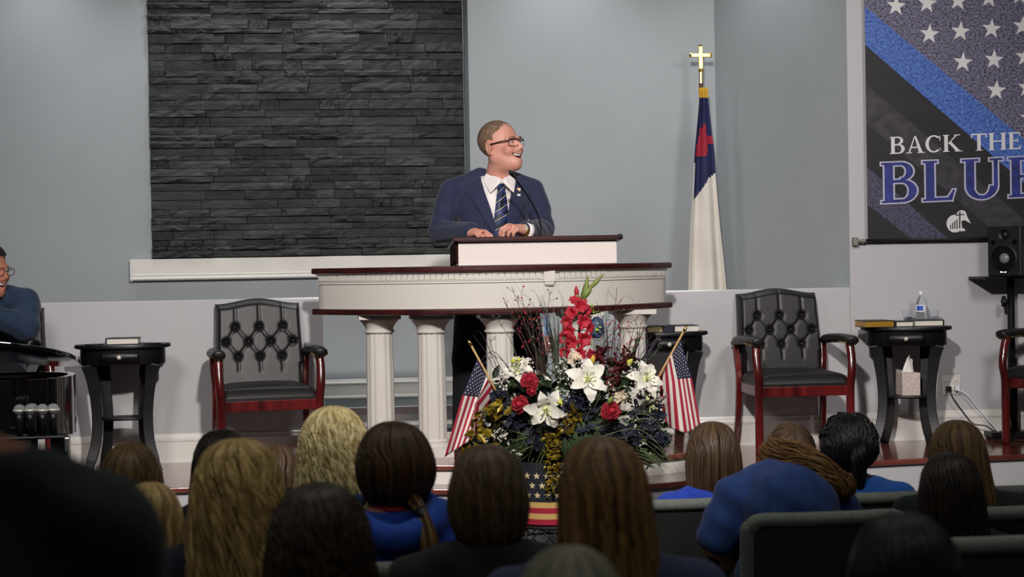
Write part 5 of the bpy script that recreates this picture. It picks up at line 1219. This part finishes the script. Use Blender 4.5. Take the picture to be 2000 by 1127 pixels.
# blue rosette and small print pick behind the gladiolus
o = MB().lathe([(.001, -.006), (.03, -.006), (.036, 0), (.03, .008), (.001, .012)], n=24).build('blue_rosette', mat('blue_satin', '33476f', .6, col2='263656', vscale=30), arr, smooth=True, label='round blue rosette with a white edge'); o.location = loc(F(1166, 640, .04)); o.rotation_euler = aim((0, -1, .1)).to_euler(); o.scale = (1, 1.5, 1)
o2 = MB().lathe([(.034, -.003), (.039, 0), (.034, .003)], n=24).build('rosette_edge', M['breath'], o, smooth=True)
m = fm(); a = [F(1064, 618, .05), F(1072, 618, .05), F(1079, 655, .05), F(1063, 655, .05)]; m.add(a+[p+Vector((0, .004, 0)) for p in a], [(0, 1, 2, 3), (7, 6, 5, 4), (0, 4, 5, 1), (1, 5, 6, 2), (2, 6, 7, 3), (3, 7, 4, 0)]); pk = m.build('printed_pick', mat('pale_blue_card', '6d87b8', .6), arr, label='pale blue card above a coral card')
m = fm(); a = [F(1063, 656, .05), F(1079, 656, .05), F(1079, 690, .05), F(1066, 690, .05)]; m.add(a+[p+Vector((0, .004, 0)) for p in a], [(0, 1, 2, 3), (7, 6, 5, 4), (0, 4, 5, 1), (1, 5, 6, 2), (2, 6, 7, 3), (3, 7, 4, 0)]); m.build('coral_card', mat('coral_card', 'b07870', .6), pk)
# moss-green mound hiding the foam
m = fm(); m.ball(F(1105, 850), (.26, .13, .12), 24, 12); m.build('foliage_mound', M['leafg'], arr, smooth=True)
# two small flags on sticks
M['ustripe_w'] = mat('flag_cotton_white', 'cfc7c0', .85); M['ustripe_r'] = mat('flag_cotton_red', '951c31', .85); M['canton'] = mat('flag_cotton_navy', '191b36', .85); M['stick'] = mat('pale_wood_stick', 'b08d5c', .5)
def minif(label, s0, s1, G, dy, sgn):
    b = F(*s1, dy); base = b+(b-F(*s0, dy)).normalized()*.13; t = thing('stick_flag', label, 'flag', base, 0, 'small stars and stripes flags in the flowers')
    def q(p): return Vector(p)-base
    a = F(*s0, dy); st = MB().tube([q(base), q(a)], .0048, 10).build('stick', M['stick'], t, smooth=True)
    d = (a-base).normalized(); MB().tube([q(a), q(a+d*.012), q(a+d*.02), q(a+d*.032)], [.005, .0075, .006, .002], 10).build('finial', M['brass'], t, smooth=True)
    hs_ = [0, .5, .75, 1]; fs_ = [0, .4, 1]
    def cl(h, f, off=0):
        i = 0 if h < .5 else (1 if h < .75 else 2); k = (h-hs_[i])/(hs_[i+1]-hs_[i]); j = 0 if f < .4 else 1; l = (f-fs_[j])/(fs_[j+1]-fs_[j])
        P = [[Vector((*G[y][x], 0)) for x in range(3)] for y in range(4)]
        p = P[i][j].lerp(P[i+1][j], k).lerp(P[i][j+1].lerp(P[i+1][j+1], k), l)
        fold = .0 if h < .62 else (h-.62)*.16
        return q(F(p.x, p.y, dy-.012+fold-.012*math.sin(h*9+f*2.5)*min(1, f*2+.2)-off))
    def mf_(h, f): return 2 if (h < 7/13 and f < .4) else (1 if int(h*13) % 2 == 0 else 0)
    m = MB(); m.grid(lambda u, v: cl(u, v), 52, 40, mfn=mf_); m.build('cloth', [M['ustripe_w'], M['ustripe_r'], M['canton']], t, smooth=True, solid=.0012)
    m = MB()
    for r_ in range(9):
        n = 6 if r_ % 2 == 0 else 5
        for c_ in range(n):
            h = (r_+1)/10*7/13; f = ((c_*2+1+(r_ % 2))/12)*.4
            m.add([cl(max(0, min(1, h+(.020 if i % 2 == 0 else .008)*math.cos(math.pi*i/5))), max(0, f+(.0125 if i % 2 == 0 else .005)*math.sin(math.pi*i/5)), .0022) for i in range(10)], [tuple(range(10))])
    m.build('stars', M['ustripe_w'], t, solid=.0006)
minif('small stars and stripes flag on a stick at the left of the flowers', (921, 676), (968, 762), [[(932, 702), (903, 772), (868, 893)], [(948, 732), (936, 776), (905, 868)], [(958, 750), (926, 790), (926, 856)], [(970, 772), (952, 798), (936, 838)]], -.1, -1)
minif('small stars and stripes flag on a stick at the right of the flowers', (1335, 648), (1287, 735), [[(1329, 664), (1351, 738), (1369, 834)], [(1314, 690), (1326, 740), (1340, 846)], [(1304, 706), (1309, 752), (1313, 838)], [(1290, 730), (1288, 772), (1300, 826)]], -.1, 1)
# black wire stand under the planter
ps = thing('plant_stand', 'black wire plant stand under the flower arrangement', 'stand', (fo.x, FY, 0)); H = .555
MB().lathe([(.2, H-.012), (.205, H-.006), (.2, H), (.001, H)], n=32).build('plate', M['blackmetal'], ps, smooth=True, auto=40)
for k in range(4):
    a = math.pi/4+k*math.pi/2; MB().tube([(.19*math.cos(a), .19*math.sin(a), H-.006), (.17*math.cos(a), .17*math.sin(a), .3), (.21*math.cos(a), .21*math.sin(a), 0)], .007, 8).build('leg', M['blackmetal'], ps, smooth=True)
m = MB()
for k in range(16):
    a0 = k*math.pi/8; a1 = a0+math.pi/8; m.tube([(.195*math.cos(a0), .195*math.sin(a0), H-.01), (.19*math.cos(a1), .19*math.sin(a1), H-.09)], .003, 6); m.tube([(.195*math.cos(a1), .195*math.sin(a1), H-.01), (.19*math.cos(a0), .19*math.sin(a0), H-.09)], .003, 6)
m.build('lattice', M['blackmetal'], ps, smooth=True); m = MB(); m.tube([(.19*math.cos(k*math.pi/16), .19*math.sin(k*math.pi/16), H-.09) for k in range(33)], .005, 6); m.build('ring', M['blackmetal'], ps, smooth=True)
# ------------------------------------------------------------------ audience: chairs and people seen from behind
M['pewgrey'] = mat('lit_grey_upholstery', '7d837c', .95, col2='6c726b', vscale=120, bump=.3, bscale=300, sheen=.2)  # grey lightened so the light on the rolled top edges is in the colour
M['pewdark'] = mat('dark_grey_upholstery', '2b2f2c', .95, bump=.3, bscale=300)
def make_seat():
    t = thing('stacking_chair', '', 'chair')
    # local: faces +Y, back towards -Y, origin on the floor under the seat, back top at z = .86
    def bk(u, v):
        x = (2*u-1); s = abs(x); z = .46+.40*v; rnd = (max(0, s-.82)/.18)**2*.03 if v > .9 else 0
        return (x*.262*(1-.04*(1-v)), -.235-.075*v+.02*x*x, z-rnd*max(0, v-.9)*10)
    m = MB(); m.grid(lambda u, v: Vector(bk(u, v))+Vector((0, .028, 0)), 20, 12); m.grid(lambda u, v: Vector(bk(u, v))-Vector((0, .012, 0)), 20, 12)
    for f in (lambda q: (0, q), lambda q: (1, q), lambda q: (q, 0), lambda q: (q, 1)):
        vs = []
        for i in range(21): p = Vector(bk(*f(i/20))); vs += [p+Vector((0, .028, 0)), p-Vector((0, .012, 0))]
        m.add(vs, [(2*i, 2*i+1, 2*i+3, 2*i+2) for i in range(20)])
    b = m.build('backrest', M['pewdark'], t, smooth=True, fix=False)
    # rolled top and side edges
    pth = [bk(0, .05), bk(0, .5), bk(0, .9), Vector(bk(.02, .97)), Vector(bk(.07, 1)), bk(.3, 1), bk(.5, 1), bk(.7, 1), Vector(bk(.93, 1)), Vector(bk(.98, .97)), bk(1, .9), bk(1, .5), bk(1, .05)]
    MB().tube(cr(pth, 5), .024, 10).build('rolled_edge', M['pewgrey'], b, smooth=True)
    m = MB(); m.grid(lambda u, v: ((2*u-1)*.26, -.22+.47*v, .44+.035*(1-max(abs(2*u-1), abs(2*v-1))**5)), 18, 18); m.grid(lambda u, v: ((2*u-1)*.26, -.22+.47*v, .40), 4, 4)
    for f in (lambda q: (0, q), lambda q: (1, q), lambda q: (q, 0), lambda q: (q, 1)):
        vs = []
        for i in range(11): u, v = f(i/10); p = ((2*u-1)*.26, -.22+.47*v); vs += [(*p, .44), (*p, .40)]
        m.add(vs, [(2*i, 2*i+1, 2*i+3, 2*i+2) for i in range(10)])
    m.build('seat', M['pewgrey'], t, smooth=True, fix=False)
    for sx in (-1, 1):
        MB().tube([(sx*.25, .22, 0), (sx*.25, .21, .41)], .012, 8).build('leg', M['blackmetal'], t, smooth=True)
        MB().tube([(sx*.25, -.27, 0), (sx*.25, -.22, .41), (sx*.25, -.27, .6)], .012, 8).build('leg', M['blackmetal'], t, smooth=True)
    return t
seat0 = make_seat(); used = [False]
def seat_at(px, pyt, d, label, rz=0):            # px, pyt: pixel of the middle of the top edge of the back; d: distance
    p = atd(px, pyt, d); s = p.z/.884; c = seat0 if not used[0] else copy_tree(seat0); used[0] = True
    off = Rz(rz) @ Vector((0, -.31, 0)); c.location = (p.x-off.x, p.y-off.y, 0); c.rotation_euler = (0, 0, math.radians(rz)); c.scale = (1, 1, s); c['label'] = label; c['group'] = 'grey upholstered chairs of the audience'; return c
def cloth_m(name, c, c2=None): return mat(name, c, .9, col2=c2 or c, vscale=25, bump=.25, bscale=120, sheen=.1)
CM = dict(royal=cloth_m('royal_blue_tee', '1f3fae', '1a3596'), steel=cloth_m('navy_blue_tee', '22407a', '1b3567'), azure=cloth_m('bright_blue_tee', '1a55a8', '164a94'), hoodie=cloth_m('blue_hoodie', '1f4fb5', '183f98'), black=cloth_m('black_top', '0d0e11', '131419'), navy=cloth_m('dark_navy_top', '141c2c', '101724'), green=cloth_m('dark_green_top', '10201f', '0c1a19'), charcoal=cloth_m('charcoal_top', '28302f', '323b3a'), bluegrey=cloth_m('blue_grey_top', '2b3a5c', '24304c'), jeans=cloth_m('dark_jeans', '18202e', '121926'))
BH = lambda prims: prims
def audience(px, py, d, label, hairfn, shirt, skin='skin2', hs=.98, turn=0, lean=(0, 0), wide=1., sleeve='short', neck=.185, tilt=(0, 0), stand=False, trap=.04):
    c = atd(px, py, d); H = c.z-(hairfn.top-.118)*hs                      # crown of the scalp
    pel = Vector((c.x-lean[0], c.y-lean[1]-.03, 0)); t = thing('person', label, 'person', pel)
    hz = H-.118*hs; hc = Vector((lean[0], lean[1]+.03, hz))
    R = np.array(Rz(180+turn) @ Rx(tilt[0]) @ Ry(tilt[1]))
    sz = hz-neck; sw = .165*wide; ly = lean[1]; lx = lean[0]
    nb = Vector((lx*.7, ly*.75-.0, sz+.05))
    seatz = sz-.52 if stand else .455; ch = Vector((lx*.45, ly*.5-.02, (sz+seatz)/2+.08))
    tor = [el((0, .0, seatz+.09), (.165*wide, .125, .12), .05), el(ch, (.155*wide, .11, (sz-seatz)*.42), .07), rc(ch, nb, .1*wide, .062, .06)]
    sh_ = [rc((nb.x-.03, nb.y-.012, sz+trap), (nb.x-sw, nb.y, sz-.01), .052, .054, .05), rc((nb.x+.03, nb.y-.012, sz+trap), (nb.x+sw, nb.y, sz-.01), .052, .054, .05)]
    ua, fa = [], []
    for s in (-1, 1):
        a = Vector((nb.x+s*(sw+.012), nb.y, sz-.02)); e = a+Vector((s*.035, .04, -.24)); w_ = e+Vector((-s*.10, .21, -.02))
        ua.append(rc(a, e, .05, .042, .03)); fa += [rc(e, w_, .04, .028, .02)]+hand_prims(w_, (-s*.3, 1, -.1), (0, 0, 1), s*-1, (20, 30, 25))
    lg = []
    for s in (-1, 1): lg += [rc((s*.085, .03, seatz+.065), (s*.11, .40, seatz+.03), .078, .06, .04), rc((s*.11, .40, seatz+.03), (s*.11, .37, .09), .056, .042, .02), rc((s*.11, .37, .05), (s*.115, .50, .035), .04, .032, .02)]
    if stand:
        lg = []
        for s in (-1, 1): lg += [rc((s*.09, 0, seatz+.04), (s*.1, .01, .48), .085, .06, .04), rc((s*.1, .01, .48), (s*.1, -.01, .09), .056, .042, .02), rc((s*.1, -.02, .05), (s*.11, .13, .035), .04, .032, .02)]
    nk_ = rc(nb-Vector((0, 0, .02)), hc+Vector((0, -.012, -.06)), .058, .053, .03)
    hf = smin(xf(sdf(HP, HS), hs, R, hc), sdf([nk_]), .03)
    v1, f1 = nets(hf, hc-Vector((.13, .16, .23)), hc+Vector((.13, .17, .16)), .0085)
    lo = (-.42+min(0, lx), -.25, 0); hi = (.42+max(0, lx), .75+max(0, ly), sz+.12)
    v2, f2 = nets(sdf(tor+sh_+ua+fa+lg), lo, hi, .0185)
    joinmesh('body', [(v1, f1, None), (v2, f2, None)], [M[skin]], t)
    slv = ua if sleeve == 'short' else ua+[p for p in fa if p[3] > .035]
    nkc = sdf([nk_], [], .012); sf = sdf(tor+sh_+[(p[0], p[1], (p[1]+(p[2]-p[1])*(.75 if sleeve == 'short' else 1)), p[3]+.004, p[4]+.006, p[5]) for p in slv], [], .012)
    def shirtf(P): return np.maximum(np.maximum(sf(P)+.003*np.sin(P[:, 0]*40+P[:, 2]*55), -nkc(P)), P[:, 2]-(sz+.085))
    sdfobj('shirt', shirtf, lo, hi, .0145, CM[shirt], t)
    sdfobj('trousers', sdf([el((0, .0, seatz+.06), (.16*wide, .125, .085))]+[p for p in lg if p[2][2] > .06], [], .011), (-.32, -.22, .05), (.32, .56, seatz+.2), .02, CM['jeans'], t)
    if hairfn: hairfn(t, Rz(turn) @ Rx(-tilt[0]) @ Ry(-tilt[1]), hc, hs)
    return t, hc, nb
# hair level tables: (z, half width, half depth, x offset, y offset) from the crown down; face towards +Y
TOP = [(.132, .003, .003, 0, -.006), (.129, .022, .027, 0, -.008), (.119, .046, .058, 0, -.011), (.097, .069, .088, 0, -.014), (.06, .086, .107, 0, -.018), (.015, .094, .114, 0, -.023)]
LONG = TOP+[(-.04, .099, .110, 0, -.033), (-.10, .105, .100, 0, -.046), (-.17, .114, .092, 0, -.06), (-.25, .122, .087, 0, -.072), (-.33, .12, .077, 0, -.08)]
BOB = TOP+[(-.03, .098, .110, 0, -.026), (-.075, .096, .104, 0, -.03), (-.12, .088, .092, 0, -.03)]
OVAL = TOP+[(-.03, .096, .110, 0, -.026), (-.075, .086, .10, 0, -.027), (-.115, .068, .082, 0, -.022), (-.14, .052, .064, 0, -.012)]
UPDO = TOP+[(-.025, .091, .106, 0, -.024), (-.06, .076, .09, 0, -.02), (-.09, .058, .072, 0, -.014)]
def scl(L, kx=1, kz=1, ky=1, kt=None):
    kt = kt if kt is not None else 1+(kx-1)*.55
    return [(z*(kz if z < 0 else kt), rx*kx, ry*ky, cx, cy) for z, rx, ry, cx, cy in L]
def H(L, mt, **k):
    def f(t, R, hc, hs): return hair(t, L, HM[mt], R=R, t=hc, sc=hs, **k)
    f.top = L[0][0]; return f
# left block, front to back
audience(255, 862, 5.4, 'light brown haired girl with a centre parting in front of the side table, head bowed', H(scl(LONG, 1.1, .7), 'lbrown', n=420, w=.006, seed=1, wave=.004), 'navy', tilt=(-14, 0))
audience(292, 942, 4.3, 'blond girl mostly hidden behind the dark shoulder in the left foreground', H(scl(LONG, .95, .8), 'blond', n=380, w=.006, seed=2, wave=.004), 'navy', turn=0)
audience(432, 838, 5.3, 'dark haired girl behind the wavy blond woman, long dark hair at the left', H(scl(LONG, 1.0, 1.1), 'dark', n=380, w=.006, seed=3, wave=.005), 'navy', lean=(.0, 0))
audience(538, 868, 6.2, 'brown haired head peeking out between two blond women', H(scl(BOB, .95), 'mid', n=300, w=.006, seed=4), 'navy')
audience(463, 856, 4.2, 'woman with long wavy golden blond hair in the left half of the audience', H(scl(LONG, 1.22, 1.15, 1.05), 'blond', n=700, w=.0062, seed=5, wave=.016, freq=2.6, ragged=.3), 'navy', wide=1.02)
audience(650, 793, 5.6, 'woman with pale blond curly hair in front of the left armchair', H(scl(LONG, 1.25, 1.0, 1.1), 'curlyblond', n=700, w=.006, seed=6, wave=.014, freq=4, ragged=.3), 'navy')
audience(622, 942, 3.55, 'person with dark brown curly hair in the near left of centre', H(scl(LONG, 1.17, 1.0, 1.1), 'curlydark', n=800, w=.0055, seed=7, wave=.017, freq=4.5, ragged=.3), 'black')
t, hc, nb = audience(765, 823, 4.7, 'woman with brown hair in a low ponytail wearing a bright blue hoodie', H(scl(UPDO, 1.22, 1.15, 1.1), 'brown', n=520, w=.006, seed=8, turn=0) if False else H(scl(UPDO, 1.22, 1.15, 1.1), 'brown', n=520, w=.006, seed=8), 'hoodie', turn=22, sleeve='long', wide=1.08)
tail(t, [hc+Vector((.05, -.09, -.06)), hc+Vector((.075, -.15, -.10)), hc+Vector((.09, -.19, -.17)), hc+Vector((.095, -.2, -.25)), hc+Vector((.088, -.195, -.30))], [.022, .016, .027, .026, .006], HM['goldbrown'], 110, .004, 3)
MB().tube([hc+Vector((.070, -.14, -.092)), hc+Vector((.079, -.162, -.118))], .02, 14).build('hair_tie', M['blackplastic'], t, smooth=True)
MB().tube(cr([nb+Vector((-.10, .05, .05)), nb+Vector((-.125, -.03, .03)), nb+Vector((-.09, -.11, .0)), nb+Vector((0, -.145, -.03)), nb+Vector((.09, -.11, .0)), nb+Vector((.125, -.03, .03)), nb+Vector((.10, .05, .05))], 6), [.024]*6+[.04]*25+[.024]*6, 12).build('hood', CM['hoodie'], t, smooth=True)
MB().tube(cr([nb+Vector((-.055, -.03, .045)), nb+Vector((0, -.072, .04)), nb+Vector((.055, -.03, .045))], 6), .006, 8).build('collar_band', mat('red_collar_band', '9a1c2c', .8), t, smooth=True)
audience(950, 868, 4.1, 'woman with mousy brown chin-length hair and bare nape in a black top', H(scl(OVAL, 1.06, 1.05), 'mousy', n=560, w=.0052, seed=9, wave=.004), 'black', 'skin', wide=1.1, tilt=(4, 0))
audience(1172, 853, 3.4, 'girl with long straight brown and golden hair, head tilted, in the middle of the audience', H(scl(LONG, 1.0, 1.1), 'goldbrown', n=760, w=.0058, seed=10, wave=.004, ragged=.25), 'bluegrey', turn=8, wide=1.1)
audience(1110, 1066, 2.7, 'grey haired head at the bottom edge, nearest in the centre', H(scl(BOB, 1.05), 'grey', n=500, w=.005, seed=11), 'bluegrey')
# right block
audience(1390, 823, 6.3, 'girl with a brown bob in a royal blue tee, right of the flowers', H(scl(BOB, 1.12, 1.45), 'mid', n=420, w=.006, seed=12), 'royal', wide=1.02)
t, hc, nb = audience(1655, 806, 6.3, 'woman with black curls tied up above a ponytail in a bright blue tee', H(scl(UPDO, 1.15, .85, 1.05), 'black', n=420, w=.005, seed=13, wave=.008, freq=7), 'azure', 'skin3', wide=1.12)
r = random.Random(5); m = MB()
for k in range(110):
    a = r.uniform(0, 6.28); e = r.uniform(.05, 1.25); q = hc+Vector((.108*math.cos(a)*math.cos(e), .108*math.sin(a)*math.cos(e)-.01, .02+.118*math.sin(e))); n_ = (q-hc).normalized(); u = n_.orthogonal().normalized(); v_ = n_.cross(u); rr = r.uniform(.008, .014)
    m.tube([q+u*rr*math.cos(x*.9)+v_*rr*math.sin(x*.9)+n_*(.0012*x-.004) for x in range(9)], .0055, 5)
o = m.build('curls', HM['black'], t, smooth=True, fix=False); o['kind'] = 'stuff'
tail(t, [hc+Vector((0, -.11, .03)), hc+Vector((0, -.14, -.02)), hc+Vector((0, -.13, -.1)), hc+Vector((.0, -.12, -.16))], [.03, .03, .024, .01], HM['black'], 130, .004, 9, wave=.3)
MB().tube(cr([nb+Vector((-.055, -.02, .04)), nb+Vector((0, -.066, .03)), nb+Vector((.055, -.02, .04))], 6), .0022, 6).build('necklace', M['brass'], t, smooth=True)
for s in (-1, 1): MB().tube([hc+Vector((s*.075, -.0, -.045)), hc+Vector((s*.077, 0, -.075))], .002, 6).build('earring', M['brass'], t)
# the woman bending forward in a blue tee
def bent():
    D = 5.75; b = atd(1545, 1000, D); t = thing('person', 'woman in a navy blue tee bending forward, long brown hair falling to the right', 'person', (b.x, b.y, 0))
    hcw = atd(1540, 888, D+.32); hc = hcw-Vector((b.x, b.y, 0)); R = np.array(Rz(180) @ Rx(-50))
    def L_(x, y, dd): return atd(x, y, D+dd)-Vector((b.x, b.y, 0))
    p0, p1, p2 = L_(1590, 1075, -.05), L_(1545, 1000, .02), L_(1512, 965, .14)
    sl, sr = L_(1440, 972, .10), L_(1632, 992, .12); el_, er = L_(1396, 1060, .1), L_(1672, 1080, .14); wl, wr2 = L_(1450, 1110, .3), L_(1630, 1120, .4)
    tor = [el((.0, .03, .54), (.18, .14, .13), .05), rc((.0, .03, .58), p1, .15, .145, .06), rc(p1, p2, .14, .10, .06), rc(p2, sl, .09, .062, .06), rc(p2, sr, .09, .062, .06)]
    ua = [rc(sl, el_, .062, .054, .03), rc(sr, er, .062, .054, .03)]; fa = [rc(el_, wl, .046, .032, .02), rc(er, wr2, .046, .032, .02)]+hand_prims(wl, (.3, 1, 0), (0, 0, 1), 1)+hand_prims(wr2, (-.3, 1, 0), (0, 0, 1), -1)
    lg = []
    for s in (-1, 1): lg += [rc((s*.09, .05, .52), (s*.13, .45, .5), .085, .065, .04), rc((s*.13, .45, .5), (s*.13, .42, .09), .06, .045, .02), rc((s*.13, .42, .05), (s*.13, .55, .035), .042, .034, .02)]
    nk_ = rc(p2, hc+Vector((0, -.02, -.02)), .06, .055, .03)
    v1, f1 = nets(smin(xf(sdf(HP, HS), .98, R, hc), sdf([nk_]), .03), hc-Vector((.16, .2, .22)), hc+Vector((.16, .2, .2)), .0085)
    v2, f2 = nets(sdf(tor+ua+fa+lg), (-.45, -.3, 0), (.45, .75, 1.12), .0185)
    joinmesh('body', [(v1, f1, None), (v2, f2, None)], [M['skin2']], t)
    nkc = sdf([nk_], [], .01); sf = sdf(tor+[(p[0], p[1], p[1]+(p[2]-p[1])*.8, p[3]+.006, p[4]+.012, p[5]) for p in ua], [], .014)
    sdfobj('shirt', lambda P: np.maximum(sf(P)+.004*np.sin(P[:, 0]*35+P[:, 2]*50), -nkc(P)), (-.45, -.3, .35), (.45, .5, 1.15), .0145, CM['steel'], t)
    sdfobj('trousers', sdf([el((0, .02, .52), (.18, .14, .1))]+[p for p in lg if p[2][2] > .06], [], .011), (-.34, -.25, .05), (.34, .6, .7), .02, CM['jeans'], t)
    hair(t, scl(TOP, 1.02)+[(-.04, .094, .108, 0, -.024), (-.08, .088, .1, 0, -.026)], HM['mid'], n=420, w=.0055, R=Rz(0) @ Rx(38), t=hc, sc=.98, seed=21, wave=.004)
    q = lambda x, y, dd: L_(x, y, dd)
    tail(t, [q(1505, 885, .24), q(1550, 902, .12), q(1592, 922, .03), q(1625, 940, .02), q(1652, 955, .02), q(1664, 968, .02)], [.06, .075, .065, .052, .042, .014], HM['goldbrown'], 950, .0019, 4, name='long_hair', wave=.3, amp=.008)
bent()
audience(1868, 820, 5.9, 'woman with dark blond straight hair at the right, behind the dark haired girl', H(scl(LONG, 1.1, .75), 'lbrown', n=420, w=.006, seed=14), 'green', turn=-10, wide=1.1)
audience(1853, 883, 5.2, 'girl with long dark brown hair at the right of the audience', H(scl(LONG, 1.05, .95), 'dark', n=420, w=.006, seed=15, wave=.004), 'green', turn=-6)
audience(1760, 1000, 3.0, 'dark shadowed head nearest at the lower right', H(scl(BOB, 1.12, 1.3), 'nearblack', n=400, w=.005, seed=16), 'black')
audience(-190, 372, 1.9, 'dark clothed person in the left foreground, only a shoulder in view', H(scl(BOB, 1.0), 'lbrown', n=300, w=.005, seed=17), 'charcoal', 'skin2', wide=1.28, sleeve='long', stand=True, trap=.085, neck=.255)
# chairs
for a in ((1340, 974, 6.0, 'grey upholstered chair behind the girl with the brown bob'), (1732, 961, 6.0, 'grey upholstered chair behind the woman with black curls'), (1618, 999, 5.3, 'grey upholstered chair with a rounded top, behind the bending woman'),
          (1975, 948, 6.0, 'grey upholstered chair back at the right edge, in the furthest row'), (1960, 989, 5.3, 'grey upholstered chair back right of the girl with long dark hair'), (1945, 1047, 4.5, 'grey upholstered chair back at the lower right corner'),
          (795, 1096, 4.4, 'grey upholstered chair behind the woman in the blue hoodie')): seat_at(*a)
for px, d, lab in ((255, 5.15, 'grey chair under the light brown haired girl'), (432, 5.05, 'grey chair under the dark haired girl at the left'), (463, 3.95, 'grey chair under the wavy golden blond woman'), (650, 5.35, 'grey chair under the pale blond curly woman'), (622, 3.28, 'grey chair under the person with dark curly hair'), (950, 3.85, 'grey chair under the woman in the black top'), (1172, 3.15, 'grey chair under the girl with long golden brown hair')):
    q = ray(px, 1000); q = CAMP+q*d; h = 517+(CAMZ-.85)*FPX/d; seat_at(px, h-(px-1000)*.0175, d, lab)
